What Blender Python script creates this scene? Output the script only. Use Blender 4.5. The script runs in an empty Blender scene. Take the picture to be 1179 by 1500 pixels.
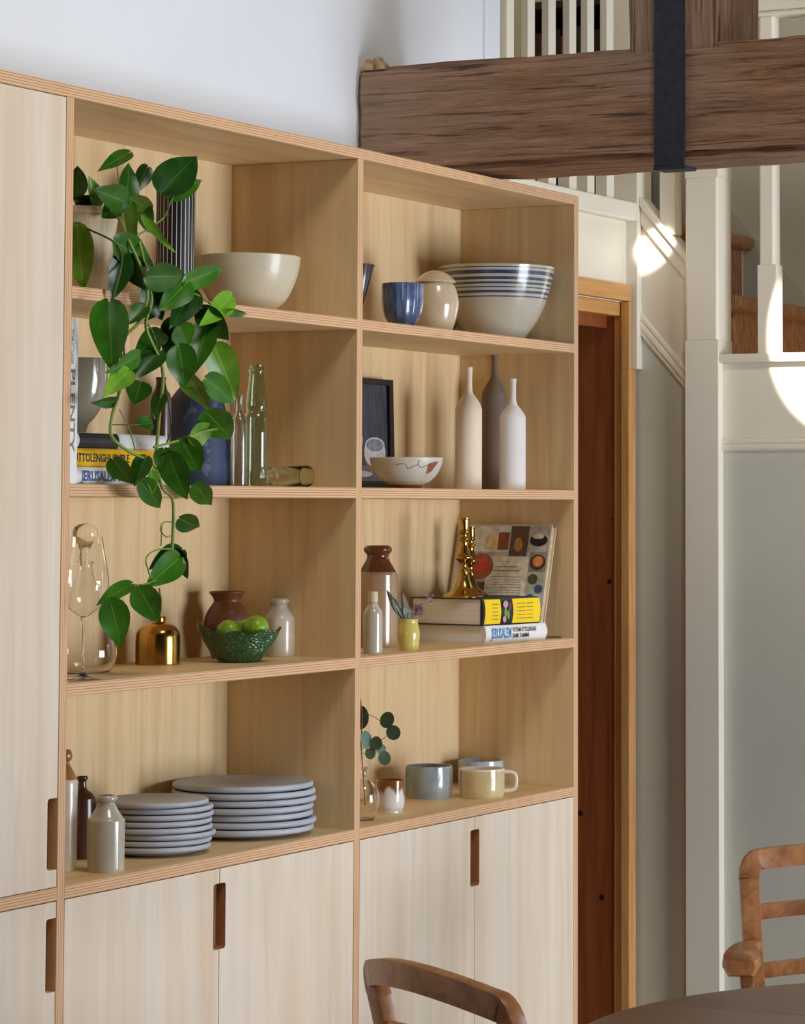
import bpy, bmesh, math, random
from mathutils import Vector, Matrix, noise

random.seed(7)
scn = bpy.context.scene
COL = scn.collection
PI = math.pi

# ------------------------------------------------------------------ camera
CF, CPX, CPY = 4302.3, 908.01, 454.05
CPIT, CYAW = 0.06746597, 1.13222428
CPOS = Vector((-3.95396, -2.85015, 1.50905))
FWD = Vector((math.sin(CYAW) * math.cos(CPIT), math.cos(CYAW) * math.cos(CPIT), math.sin(CPIT)))
RGT = Vector((math.cos(CYAW), -math.sin(CYAW), 0))
DWN = FWD.cross(RGT)
cam_d = bpy.data.cameras.new('camera')
cam = bpy.data.objects.new('camera', cam_d)
COL.objects.link(cam)
cam.location = CPOS
cam.rotation_euler = FWD.to_track_quat('-Z', 'Y').to_euler()
cam_d.sensor_width = 36.0
cam_d.lens = CF / 1500 * 36
cam_d.shift_x = (589.5 - CPX) / 1500
cam_d.shift_y = (CPY - 750) / 1500
cam_d.clip_end = 60
scn.camera = cam

# ------------------------------------------------------------------ light
scn.view_settings.view_transform = 'Standard'
scn.view_settings.look = 'None'
scn.view_settings.exposure = 0.0
scn.view_settings.gamma = 1.0
scn.view_settings.use_curve_mapping = False

world = bpy.data.worlds.new('world')
scn.world = world
world.use_nodes = True
wn = world.node_tree.nodes['Background']
wn.inputs[0].default_value = (0.80, 0.90, 1.0, 1)
wn.inputs[1].default_value = 0.012


def area(name, loc, target, sx, sy, power, col, spread=180):
    d = bpy.data.lights.new(name, 'AREA')
    d.shape = 'RECTANGLE'
    d.size, d.size_y = sx, sy
    d.energy = power
    d.color = col
    d.spread = math.radians(spread)
    o = bpy.data.objects.new(name, d)
    COL.objects.link(o)
    o.location = loc
    o.rotation_euler = (Vector(target) - Vector(loc)).to_track_quat('-Z', 'Y').to_euler()
    return o


def spot(name, loc, target, angle, power, col, blend=0.1, size=0.01):
    d = bpy.data.lights.new(name, 'SPOT')
    d.energy = power
    d.color = col
    d.spot_size = math.radians(angle)
    d.spot_blend = blend
    d.shadow_soft_size = size
    o = bpy.data.objects.new(name, d)
    COL.objects.link(o)
    o.location = loc
    o.rotation_euler = (Vector(target) - Vector(loc)).to_track_quat('-Z', 'Y').to_euler()
    return o


area('garden_door_light', (1.3, -4.6, 0.95), (0.95, 0, 1.1), 1.8, 1.7, 168, (0.84, 0.905, 1.0))
area('side_window_light', (4.4, -4.6, 1.7), (1.6, 0, 1.5), 0.5, 1.5, 14, (1.0, 0.97, 0.93))
area('rooflight', (-0.6, -2.2, 4.8), (0.7, 0.1, 2.0), 1.2, 1.2, 60, (1.0, 0.92, 0.79))
area('far_window_light', (-6.2, -1.5, 2.3), (1.4, -0.6, 1.8), 1.2, 1.4, 26, (0.70, 0.84, 1.0))
area('landing_light', (2.6, 0.9, 4.2), (2.6, 0.9, 2.2), 0.8, 0.6, 10, (1.0, 0.78, 0.42))
spot('sunbeam_on_stair_string', (-0.5, -3.0, 4.6), (2.80, 0.226, 2.165), 0.54, 3600, (1.0, 0.95, 0.88), 0.25)
spot('sunbeam_on_stair_panel', (-2.2, -2.6, 5.3), (2.80, -0.385, 2.015), 4.8, 7000, (1.0, 0.96, 0.9), 0.06)


# ------------------------------------------------------------------ camera-ray helpers
def hit(u, v, X=None, Y=None, Z=None):
    d = FWD + RGT * ((u - CPX) / CF) + DWN * ((v - CPY) / CF)
    for i, val in enumerate((X, Y, Z)):
        if val is not None:
            return CPOS + d * ((val - CPOS[i]) / d[i])


def proj(P):
    q = Vector(P) - CPOS
    z = q.dot(FWD)
    return CPX + CF * q.dot(RGT) / z, CPY + CF * q.dot(DWN) / z, CF / z


def stand(u, Y, z):
    """point at depth Y and height z seen in column u; returns point, image row, px per metre"""
    v = 700
    for _ in range(3):
        p = hit(u, v, Y=Y)
        p.z = z
        _, v, k = proj(p)
    return p, v, k


# ------------------------------------------------------------------ materials
def lin(c):
    return tuple(((x / 255) / 12.92 if x / 255 <= 0.04045 else ((x / 255 + 0.055) / 1.055) ** 2.4) for x in c) + (1,)


def new_mat(name):
    m = bpy.data.materials.new(name)
    m.use_nodes = True
    nt = m.node_tree
    return m, nt, nt.nodes['Principled BSDF']


def N(nt, t, **kw):
    n = nt.nodes.new(t)
    for k, v in kw.items():
        setattr(n, k, v)
    return n


def coords(nt, scale=(1, 1, 1), kind='Object', rot=(0, 0, 0)):
    tc = N(nt, 'ShaderNodeTexCoord')
    mp = N(nt, 'ShaderNodeMapping')
    mp.inputs['Scale'].default_value = scale
    mp.inputs['Rotation'].default_value = rot
    nt.links.new(tc.outputs[kind], mp.inputs[0])
    return mp.outputs[0]


def noise_tex(nt, vec, scale, detail=4, rough=0.55, dist=0.0):
    n = N(nt, 'ShaderNodeTexNoise')
    n.inputs['Scale'].default_value = scale
    n.inputs['Detail'].default_value = detail
    n.inputs['Roughness'].default_value = rough
    n.inputs['Distortion'].default_value = dist
    nt.links.new(vec, n.inputs['Vector'])
    return n.outputs['Fac']


def ramp(nt, fac, stops):
    r = N(nt, 'ShaderNodeValToRGB')
    el = r.color_ramp.elements
    el[0].position, el[0].color = stops[0]
    el[1].position, el[1].color = stops[-1]
    for p, c in stops[1:-1]:
        e = el.new(p)
        e.color = c
    nt.links.new(fac, r.inputs[0])
    return r.outputs[0]


def mix(nt, fac, a, b, mode='MIX'):
    m = N(nt, 'ShaderNodeMix', data_type='RGBA', blend_type=mode)
    for sock, val in ((m.inputs[0], fac), (m.inputs[6], a), (m.inputs[7], b)):
        if hasattr(val, 'is_output'):
            nt.links.new(val, sock)
        else:
            sock.default_value = val
    return m.outputs[2]


def bump(nt, bs, h, strength, dist=0.002):
    b = N(nt, 'ShaderNodeBump')
    b.inputs['Strength'].default_value = strength
    b.inputs['Distance'].default_value = dist
    nt.links.new(h, b.inputs['Height'])
    nt.links.new(b.outputs[0], bs.inputs['Normal'])


def plain(name, c, rough=0.5, metal=0.0, var=0.06, vscale=8, spec=0.5, coat=0.0):
    m, nt, bs = new_mat(name)
    f = noise_tex(nt, coords(nt), vscale, 3)
    lo = lin([x * (1 - var) for x in c])
    hi = lin([min(255, x * (1 + var)) for x in c])
    nt.links.new(ramp(nt, f, [(0.3, lo), (0.7, hi)]), bs.inputs['Base Color'])
    bs.inputs['Roughness'].default_value = rough
    bs.inputs['Metallic'].default_value = metal
    bs.inputs['Specular IOR Level'].default_value = spec
    bs.inputs['Coat Weight'].default_value = coat
    bs.inputs['Coat Roughness'].default_value = 0.08
    return m


def wood(name, c1, c2, scale, rough=0.5, c3=None, bstr=0.0, nscale=6, dist=0.6, kind='Object', spec=0.4, lo=0.3, hi=0.72):
    """grain: noise squeezed along the grain axis"""
    m, nt, bs = new_mat(name)
    v = coords(nt, scale, kind)
    f = noise_tex(nt, v, nscale, 8, 0.62, dist)
    col = ramp(nt, f, [(lo, lin(c1)), (hi, lin(c2))])
    if c3:
        v2 = coords(nt, tuple(s * 0.35 for s in scale), kind)
        f2 = noise_tex(nt, v2, nscale, 3, 0.5, 1.5)
        f2r = ramp(nt, f2, [(0.45, (0, 0, 0, 1)), (0.75, (1, 1, 1, 1))])
        col = mix(nt, f2r, col, lin(c3))
    nt.links.new(col, bs.inputs['Base Color'])
    bs.inputs['Roughness'].default_value = rough
    bs.inputs['Specular IOR Level'].default_value = spec
    if bstr:
        bump(nt, bs, f, bstr)
    return m


def ply_edge(name, axis):
    m, nt, bs = new_mat(name)
    tc = N(nt, 'ShaderNodeTexCoord')
    sp = N(nt, 'ShaderNodeSeparateXYZ')
    nt.links.new(tc.outputs['Generated'], sp.inputs[0])
    mu = N(nt, 'ShaderNodeMath', operation='MULTIPLY')
    nt.links.new(sp.outputs[axis], mu.inputs[0])
    mu.inputs[1].default_value = 2 * PI * 4.5
    sc = [3, 3, 3]
    f2 = noise_tex(nt, coords(nt, (1.5, 1.5, 1.5)), 2, 1)
    ad = N(nt, 'ShaderNodeMath', operation='ADD')
    nt.links.new(mu.outputs[0], ad.inputs[0])
    nt.links.new(f2, ad.inputs[1])
    si = N(nt, 'ShaderNodeMath', operation='SINE')
    nt.links.new(ad.outputs[0], si.inputs[0])
    col = ramp(nt, si.outputs[0], [(0.0, lin((222, 184, 146))), (0.4, lin((212, 168, 128))), (0.8, lin((196, 148, 110))), (1.0, lin((176, 124, 90)))])
    sv = (2, 60, 60) if axis == 2 else (60, 60, 2)
    st = noise_tex(nt, coords(nt, sv), 5, 4)
    col = mix(nt, ramp(nt, st, [(0.55, (0, 0, 0, 1)), (0.8, (0.55, 0.55, 0.55, 1))]), col, lin((150, 98, 62)))
    nt.links.new(col, bs.inputs['Base Color'])
    bs.inputs['Roughness'].default_value = 0.6
    bs.inputs['Specular IOR Level'].default_value = 0.25
    return m


def speckled(name, c, speck, scale=90, amt=0.62, rough=0.4, var=0.05, coat=0.0):
    m, nt, bs = new_mat(name)
    f = noise_tex(nt, coords(nt), 6, 3)
    base = ramp(nt, f, [(0.3, lin([x * (1 - var) for x in c])), (0.7, lin([min(255, x * (1 + var)) for x in c]))])
    f2 = noise_tex(nt, coords(nt), scale, 2, 0.5)
    s = ramp(nt, f2, [(amt, (0, 0, 0, 1)), (amt + 0.06, (1, 1, 1, 1))])
    nt.links.new(mix(nt, s, base, lin(speck)), bs.inputs['Base Color'])
    bs.inputs['Roughness'].default_value = rough
    bs.inputs['Coat Weight'].default_value = coat
    bs.inputs['Coat Roughness'].default_value = 0.06
    return m


def glass(name, c=(255, 255, 255), rough=0.0, ior=1.45):
    m, nt, bs = new_mat(name)
    bs.inputs['Base Color'].default_value = lin(c)
    bs.inputs['Transmission Weight'].default_value = 1.0
    bs.inputs['Roughness'].default_value = rough
    bs.inputs['IOR'].default_value = ior
    return m


M = {}
BIR1, BIR2, BIR3 = (220, 190, 143), (234, 208, 164), (208, 174, 126)
M['birch_v'] = wood('birch upright grain', BIR1, BIR2, (9, 9, 0.55), 0.48, BIR3, nscale=5, dist=0.8, spec=0.3, lo=0.2, hi=0.8)
M['birch_h'] = wood('birch shelf grain', BIR1, BIR2, (0.55, 9, 9), 0.48, BIR3, nscale=5, dist=0.8, spec=0.3, lo=0.2, hi=0.8)
M['birch_door'] = wood('birch door grain', (217, 202, 182), (231, 219, 203), (8, 8, 0.45), 0.45, (216, 192, 166), nscale=4, dist=1.4, spec=0.3, lo=0.2, hi=0.8)
M['edge_h'] = ply_edge('plywood edge horizontal layers', 2)
M['edge_v'] = ply_edge('plywood edge upright layers', 0)
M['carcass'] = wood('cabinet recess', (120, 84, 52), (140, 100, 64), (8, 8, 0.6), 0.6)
M['white_wall'] = plain('white plaster', (226, 231, 240), 0.8, var=0.012, vscale=3, spec=0.2)
M['cream_paint'] = plain('cream satin paint', (240, 234, 218), 0.35, var=0.01, vscale=4, spec=0.4)
M['grey_wall'] = plain('pale grey plaster', (196, 194, 186), 0.7, var=0.02, vscale=3, spec=0.25)
M['panel_paint'] = plain('grey green eggshell paint', (206, 207, 195), 0.45, var=0.015, vscale=3, spec=0.35)
M['floor'] = wood('oak floor boards', (150, 120, 88), (178, 146, 110), (1, 10, 10), 0.5)
M['pine'] = wood('honey pine', (206, 152, 88), (226, 176, 112), (14, 14, 0.8), 0.5, (192, 132, 70), nscale=5, spec=0.3)
M['pine_h'] = wood('honey pine lintel', (206, 152, 88), (226, 176, 112), (0.8, 14, 14), 0.5, (192, 132, 70), nscale=5, spec=0.3)
M['oak_chair'] = wood('chair walnut', (138, 87, 50), (184, 127, 78), (7, 7, 7), 0.36, (116, 70, 38), nscale=5, dist=1.2, spec=0.5)
M['table_wood'] = wood('dark table oak', (78, 54, 38), (122, 90, 66), (22, 1.2, 22), 0.36, (98, 72, 54), bstr=0.15, nscale=4, spec=0.5)
M['iron'] = plain('black painted iron', (30, 35, 46), 0.5, 0.3, 0.25, 60)
M['carpet'] = None


def mk_carpet():
    m, nt, bs = new_mat('brown stair carpet')
    v = coords(nt, (90, 90, 12))
    f = noise_tex(nt, v, 3, 4)
    nt.links.new(ramp(nt, f, [(0.3, lin((140, 102, 72))), (0.7, lin((214, 172, 132)))]), bs.inputs['Base Color'])
    bs.inputs['Roughness'].default_value = 0.95
    bs.inputs['Specular IOR Level'].default_value = 0.05
    bump(nt, bs, f, 0.9, 0.006)
    return m


M['carpet'] = mk_carpet()


def mk_beam(name, sc):
    m, nt, bs = new_mat(name)
    v = coords(nt, sc)
    f = noise_tex(nt, v, 3.2, 10, 0.68, 1.2)
    col = ramp(nt, f, [(0.28, lin((94, 62, 46))), (0.45, lin((148, 108, 82))), (0.62, lin((178, 136, 108))), (0.8, lin((200, 164, 136)))])
    f2 = noise_tex(nt, coords(nt), 2.2, 4)
    col = mix(nt, ramp(nt, f2, [(0.42, (0, 0, 0, 1)), (0.68, (0.75, 0.75, 0.75, 1))]), col, lin((164, 142, 126)))
    f3 = noise_tex(nt, coords(nt, (1, 1, 2.5)), 42, 3)
    col = mix(nt, ramp(nt, f3, [(0.71, (0, 0, 0, 1)), (0.78, (0.7, 0.7, 0.7, 1))]), col, lin((190, 176, 160)))
    fc = noise_tex(nt, coords(nt, tuple(s * (3.2 if s > 2 else 0.9) for s in sc)), 3.4, 5, 0.6, 0.9)
    col = mix(nt, ramp(nt, fc, [(0.36, (0.75, 0.75, 0.75, 1)), (0.45, (0, 0, 0, 1))]), col, lin((66, 46, 36)))
    nt.links.new(col, bs.inputs['Base Color'])
    bs.inputs['Roughness'].default_value = 0.75
    bs.inputs['Specular IOR Level'].default_value = 0.2
    f4 = noise_tex(nt, coords(nt, tuple(s * 1.7 for s in sc)), 5, 10, 0.7, 0.8)
    bump(nt, bs, f4, 0.9, 0.012)
    return m


M['beam'] = mk_beam('old sawn oak', (10, 0.9, 10))
M['post'] = mk_beam('old oak post', (10, 10, 0.9))


def mk_oldpine():
    m, nt, bs = new_mat('old red pine boards')
    f = noise_tex(nt, coords(nt, (9, 9, 0.6)), 5, 8, 0.6, 0.6)
    col = ramp(nt, f, [(0.25, lin((116, 58, 28))), (0.75, lin((164, 92, 48)))])
    vo = N(nt, 'ShaderNodeTexVoronoi')
    vo.inputs['Scale'].default_value = 9
    nt.links.new(coords(nt), vo.inputs['Vector'])
    col = mix(nt, ramp(nt, vo.outputs['Distance'], [(0.055, (1, 1, 1, 1)), (0.085, (0, 0, 0, 1))]), col, lin((40, 20, 12)))
    nt.links.new(col, bs.inputs['Base Color'])
    bs.inputs['Roughness'].default_value = 0.45
    return m


M['old_pine'] = mk_oldpine()


# ------------------------------------------------------------------ mesh builder
ORG = {}


class MB:
    def __init__(s):
        s.v, s.f, s.m, s.uv = [], [], [], {}

    def add(s, vs, fs, mi=0):
        o = len(s.v)
        s.v += [Vector(p) for p in vs]
        for f in fs:
            s.f.append([i + o for i in f])
            s.m.append(mi)

    def box(s, x0, x1, y0, y1, z0, z1, mi=0, front=None, M4=None):
        vs = [Vector((x, y, z)) for z in (z0, z1) for y in (y0, y1) for x in (x0, x1)]
        if M4:
            vs = [M4 @ p for p in vs]
        fs = [(0, 2, 3, 1), (4, 5, 7, 6), (0, 1, 5, 4), (2, 6, 7, 3), (0, 4, 6, 2), (1, 3, 7, 5)]  # -z +z -y +y -x +x
        o = len(s.v)
        s.v += vs
        for k, f in enumerate(fs):
            s.f.append([i + o for i in f])
            s.m.append(front.get(k, mi) if front else mi)

    def lathe(s, prof, cx, cy, seg=48, mats=None, close=True):
        """prof: (r, z) bottom to top (or continuing inside); mats: material index per span"""
        o = len(s.v)
        rings = []
        for r, z in prof:
            if r < 1e-6:
                s.v.append(Vector((cx, cy, z)))
                rings.append([len(s.v) - 1])
            else:
                ring = []
                for i in range(seg):
                    a = 2 * PI * i / seg
                    s.v.append(Vector((cx + r * math.cos(a), cy + r * math.sin(a), z)))
                    ring.append(len(s.v) - 1)
                rings.append(ring)
        for k in range(len(rings) - 1):
            a, b = rings[k], rings[k + 1]
            mi = mats[k] if mats else 0
            for i in range(seg):
                j = (i + 1) % seg
                if len(a) == 1 and len(b) == 1:
                    break
                if len(a) == 1:
                    f = [a[0], b[j], b[i]]
                elif len(b) == 1:
                    f = [a[i], a[j], b[0]]
                else:
                    f = [a[i], a[j], b[j], b[i]]
                s.f.append(f)
                s.m.append(mi)

    def sweep(s, path, sect, ups, mi=0, cap=True):
        """sect: list of (a, b) in (side, up) frame; ups: up vector per point or one"""
        n = len(path)
        path = [Vector(p) for p in path]
        rings = []
        for i in range(n):
            t = (path[min(i + 1, n - 1)] - path[max(i - 1, 0)]).normalized()
            up = Vector(ups[i]) if isinstance(ups, list) else Vector(ups)
            sd = t.cross(up).normalized()
            up2 = sd.cross(t).normalized()
            sc = sect(i / (n - 1)) if callable(sect) else sect
            ring = []
            for a, b in sc:
                s.v.append(path[i] + sd * a + up2 * b)
                ring.append(len(s.v) - 1)
            rings.append(ring)
        m = len(rings[0])
        for i in range(n - 1):
            for j in range(m):
                k = (j + 1) % m
                s.f.append([rings[i][j], rings[i][k], rings[i + 1][k], rings[i + 1][j]])
                s.m.append(mi)
        if cap:
            s.f.append(list(reversed(rings[0])))
            s.m.append(mi)
            s.f.append(list(rings[-1]))
            s.m.append(mi)

    def tube(s, path, r, seg=8, mi=0):
        def sec(t):
            rr = r(t) if callable(r) else r
            return [(rr * math.cos(2 * PI * k / seg), rr * math.sin(2 * PI * k / seg)) for k in range(seg)]
        path = [Vector(p) for p in path]
        up = Vector((0.31, 0.17, 0.93))
        t0 = (path[-1] - path[0])
        if t0.length < 1e-6 or abs(t0.normalized().dot(up.normalized())) > 0.85:
            up = Vector((0.9, 0.4, 0.1))
        s.sweep(path, sec, up, mi)

    def prism(s, poly, axis, a0, a1, mi=0, side=None):
        """poly of 2D points extruded along axis between a0, a1"""
        def p3(p, a):
            if axis == 'x':
                return Vector((a, p[0], p[1]))
            if axis == 'y':
                return Vector((p[0], a, p[1]))
            return Vector((p[0], p[1], a))
        o = len(s.v)
        n = len(poly)
        s.v += [p3(p, a0) for p in poly] + [p3(p, a1) for p in poly]
        s.f.append([o + i for i in range(n)])
        s.m.append(mi)
        s.f.append([o + n + i for i in reversed(range(n))])
        s.m.append(mi)
        for i in range(n):
            j = (i + 1) % n
            s.f.append([o + i, o + n + i, o + n + j, o + j])
            s.m.append(side if side is not None else mi)

    def build(s, name, mats, parent=None, bevel=0.0, smooth=None, segs=2, tri=False):
        org = ORG.get(parent.name, Vector((0, 0, 0))) if parent else Vector((0, 0, 0))
        me = bpy.data.meshes.new(name)
        me.from_pydata([p - org for p in s.v], [], s.f)
        if not isinstance(mats, (list, tuple)):
            mats = [mats]
        for m in mats:
            me.materials.append(m)
        for p, mi in zip(me.polygons, s.m):
            p.material_index = mi
        if s.uv:
            l = me.uv_layers.new(name='UVMap')
            for p in me.polygons:
                for li, vi in zip(p.loop_indices, p.vertices):
                    l.data[li].uv = s.uv.get(vi, (0, 0))
        bm = bmesh.new()
        bm.from_mesh(me)
        bmesh.ops.recalc_face_normals(bm, faces=bm.faces)
        if bevel:
            es = [e for e in bm.edges if len(e.link_faces) == 2 and e.calc_face_angle(0) > 0.5]
            bmesh.ops.bevel(bm, geom=es, offset=bevel, segments=segs, affect='EDGES', profile=0.6, clamp_overlap=True)
        bm.to_mesh(me)
        bm.free()
        if smooth is not None:
            for p in me.polygons:
                p.use_smooth = True
            me.set_sharp_from_angle(angle=math.radians(smooth))
        ob = bpy.data.objects.new(name, me)
        COL.objects.link(ob)
        if parent:
            ob.parent = parent
            ORG[ob.name] = org
        return ob


def tag(o, label=None, cat=None, group=None, kind=None):
    if label:
        o['label'] = label
    if cat:
        o['category'] = cat
    if group:
        o['group'] = group
    if kind:
        o['kind'] = kind
    return o


def thing(name, label, cat, loc, group=None, kind=None):
    o = bpy.data.objects.new(name, None)
    o.empty_display_size = 0.05
    COL.objects.link(o)
    o.location = loc
    ORG[o.name] = Vector(loc)
    return tag(o, label, cat, group, kind)


def part_label(o, l):
    o['label'] = l
    return o


def text_faces(body, xscale=1.0):
    """flat letters of unit height, returned as vertices and faces with x from 0"""
    cu = bpy.data.curves.new('letters', 'FONT')
    cu.body = body
    cu.size = 1.0
    cu.resolution_u = 2
    cu.offset = 0.022
    ob = bpy.data.objects.new('letters', cu)
    COL.objects.link(ob)
    dg = bpy.context.evaluated_depsgraph_get()
    me = ob.evaluated_get(dg).to_mesh()
    vs = [Vector((v.co.x * xscale, v.co.y, 0)) for v in me.vertices]
    fs = [tuple(p.vertices) for p in me.polygons]
    ob.evaluated_get(dg).to_mesh_clear()
    bpy.data.objects.remove(ob)
    bpy.data.curves.remove(cu)
    return vs, fs


def add_text(mb, body, origin, xd, yd, height, width=None, mi=0):
    vs, fs = text_faces(body)
    w = max(v.x for v in vs) - min(v.x for v in vs)
    x0 = min(v.x for v in vs)
    h = 0.72
    sx = (width / w) if width else height / h
    xd, yd = Vector(xd).normalized(), Vector(yd).normalized()
    origin = Vector(origin)
    mb.add([origin + xd * ((v.x - x0) * sx) + yd * (v.y * height / h) for v in vs], fs, mi)


# ------------------------------------------------------------------ the setting
D = 0.295          # depth of the shelving, = plane of the back wall
XS = 2.804         # plane of the stair side panelling
mb = MB()
mb.box(-6, 5, -6, 3, -0.05, 0)
tag(mb.build('floor', M['floor']), kind='structure')

mb = MB()
mb.prism([(-1.6, 0), (1.93, 0), (1.93, 2.03), (2.85, 2.03), (2.85, 2.236), (2.008, 2.236), (2.008, 4.0), (-1.6, 4.0)], 'y', D + 0.001, D + 0.12)
tag(mb.build('wall_back', M['white_wall']), kind='structure')
mb = MB()   # side of the stair: panel below the landing and the raking part below the string
mb.prism([(-3.0, 0), (D + 0.1, 0), (D + 0.1, 2.236), (0.30, 2.30), (0.258, 2.266), (0.08, 2.060), (0.08, 1.871), (-3.0, 1.871)], 'x', XS + 0.045, XS + 0.10)
tag(mb.build('wall_stair', M['panel_paint']), kind='structure')
mb = MB()   # painted upper panel between mouldings
mb.prism([(-3.0, 1.662), (0.04, 1.662), (0.04, 1.871), (-3.0, 1.871)], 'x', XS + 0.004, XS + 0.045)
tag(mb.build('wall_panel', M['cream_paint']), kind='structure')
mb = MB()
mb.prism([(-3.0, 0), (0.04, 0), (0.04, 1.662), (-3.0, 1.662)], 'x', XS + 0.006, XS + 0.045)
tag(mb.build('wall_lower_panel', M['panel_paint']), kind='structure')
mb = MB()
mb.prism([(0.12, 0), (0.285, 0), (0.285, 2.0), (0.12, 1.81)], 'x', XS + 0.006, XS + 0.045)
tag(mb.build('wall_under_string', M['panel_paint']), kind='structure')
mb = MB()
mb.prism([(0.12, 1.81), (0.285, 2.0), (0.285, 2.27), (0.12, 2.09)], 'x', XS + 0.004, XS + 0.045)
tag(mb.build('wall_string_panel', M['cream_paint']), kind='structure')
mb = MB()
for z, r in ((1.661, 0.009), (1.675, 0.007)):
    mb.tube([(XS + 0.003, 0.038, z), (XS + 0.003, -3.0, z)], r, 8)
tag(mb.build('trim_1', M['cream_paint'], smooth=40), kind='structure')
mb = MB()
for dz, r in ((0, 0.010), (0.022, 0.008), (-0.018, 0.006)):
    mb.tube([(XS + 0.003, 0.282, 1.997 + dz), (XS + 0.003, 0.125, 1.818 + dz)], r, 8)
tag(mb.build('trim_2', M['cream_paint'], smooth=40), kind='structure')
mb = MB()
mb.box(2.0085, 2.084, 0.2905, 0.36, 2.2365, 3.6)
tag(mb.build('trim_3', M['white_wall'], bevel=0.003), kind='structure')
mb = MB()
mb.box(1.93, 2.80, D - 0.004, D + 0.0005, 2.0735, 2.236)
tag(mb.build('trim_4', M['cream_paint']), kind='structure')
# far side of the stairwell and the landing
mb = MB()
mb.box(3.59, 3.66, -3.0, 2.2, 0, 4.0)
tag(mb.build('wall_stairwell', M['grey_wall']), kind='structure')
mb = MB()
mb.box(1.0, 3.59, 1.55, 1.62, 2.2, 4.0)
tag(mb.build('wall_landing', M['grey_wall']), kind='structure')
mb = MB()
mb.box(1.0, 3.59, D + 0.121, 1.55, 2.14, 2.236)
tag(mb.build('landing_floor', M['carpet']), kind='structure')
mb = MB()
mb.prism([(0.42, 2.435), (-0.6, 1.32), (-0.6, 0.9), (0.42, 2.0)], 'x', 3.572, 3.5895)
tag(mb.build('baseboard_stairwell', M['grey_wall'], bevel=0.003), kind='structure')

# doorway in old pine
door = thing('door_1', None, None, (2.3, D, 0), kind='structure')
mb = MB()
mb.box(2.757, 2.7965, 0.272, D + 0.0005, 0, 1.86)
mb.box(2.757, 2.7705, 0.272, D + 0.0005, 1.86, 2.031)
mb.build('architrave', M['pine'], door, 0.002)
mb = MB()
mb.box(1.92, 2.7710, 0.272, D + 0.0005, 2.0315, 2.073)
mb.build('lintel_board', M['pine_h'], door, 0.002)
mb = MB()
mb.box(2.765, 2.80, D + 0.001, 0.318, 0, 2.03)
mb.build('jamb', M['pine'], door, 0.002)
mb = MB()
mb.box(1.93, 2.7645, D + 0.004, 0.335, 1.995, 2.0295)
mb.build('head_board', M['pine_h'], door, 0.002)
mb = MB()
mb.box(1.93, 2.7645, 0.337, 0.36, 1.965, 2.0295)
mb.build('door_stop', M['old_pine'], door, 0.002)
mb = MB()
mb.box(2.768, 2.80, 0.3185, 1.1, 0, 2.03)
mb.build('lining_board', M['old_pine'], door)
mb = MB()
mb.box(1.93, 2.768, 1.1, 1.13, 0, 2.03)
mb.build('back_board', M['old_pine'], door)
mb = MB()
mb.box(1.93, 2.80, 0.4205, 1.13, 2.0305, 2.06)
mb.build('soffit_board', M['old_pine'], door)

# ------------------------------------------------------------------ beam, post, strap
def rough_box(x0, x1, y0, y1, z0, z1, step, amp, long_axis, seed):
    """hewn timber: a subdivided box with uneven surfaces and worn arrises"""
    bm = bmesh.new()
    bmesh.ops.create_cube(bm, size=1)
    for v in bm.verts:
        v.co = Vector(((x0 + x1) / 2 + v.co.x * (x1 - x0), (y0 + y1) / 2 + v.co.y * (y1 - y0), (z0 + z1) / 2 + v.co.z * (z1 - z0)))
    bmesh.ops.bevel(bm, geom=list(bm.edges), offset=0.012, segments=2, affect='EDGES')
    for _ in range(7):
        es = [e for e in bm.edges if e.calc_length() > step]
        if not es:
            break
        bmesh.ops.subdivide_edges(bm, edges=es, cuts=1, use_grid_fill=True)
    c = Vector(((x0 + x1) / 2, (y0 + y1) / 2, (z0 + z1) / 2))
    for v in bm.verts:
        q = v.co.copy()
        s = Vector((q.x * 14, q.y * 14, q.z * 14))
        s[long_axis] = q[long_axis] * 3.0
        n = noise.noise(s + Vector((seed, 0, 0)))
        s2 = s * 4
        n2 = noise.noise(s2 + Vector((0, seed, 0)))
        d = Vector((0, 0, 0))
        for ax, lo, hi in ((0, x0, x1), (1, y0, y1), (2, z0, z1)):
            if ax == long_axis:
                continue
            if abs(q[ax] - lo) < 0.02:
                d[ax] = -1
            elif abs(q[ax] - hi) < 0.02:
                d[ax] = 1
        v.co = q + d * (amp * (n * 0.8 + n2 * 0.4 - 0.25))
    mbx = MB()
    bm.verts.ensure_lookup_table()
    bm.verts.index_update()
    mbx.add([v.co.copy() for v in bm.verts], [[v.index for v in f.verts] for f in bm.faces])
    bm.free()
    return mbx


XB = 1.43
bmx = rough_box(XB, XB + 0.22, -2.2, 0.296, 2.214, 2.449, 0.035, 0.008, 1, 3.3)
tag(bmx.build('beam', M['beam'], smooth=50), kind='structure')
spl = MB()
for (y, w, h_, x) in ((0.272, 0.014, 0.020, 0.012), (0.255, 0.012, 0.026, 0.020), (0.240, 0.010, 0.014, 0.010)):
    spl.prism([(y - w, 2.440), (y + w, 2.440), (y + w * 0.6, 2.444 + h_ * 0.8), (y - w * 0.1, 2.444 + h_), (y - w * 0.8, 2.444 + h_ * 0.5)], 'x', XB + x - 0.006, XB + x + 0.02)
tag(spl.build('beam_splinter', plain('bare split oak', (178, 146, 112), 0.8, var=0.2, vscale=60), bpy.data.objects['beam']), kind='structure')
pmx = rough_box(XB + 0.003, XB + 0.2, -0.553, -0.338, 2.42, 3.6, 0.04, 0.007, 2, 8.1)
tag(pmx.build('timber_pillar', M['post'], smooth=50), kind='structure')
strap = thing('iron_strap', 'black iron strap bolted around the old oak beam and post', 'iron strap', (XB, -0.44, 2.2))
mb = MB()
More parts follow.
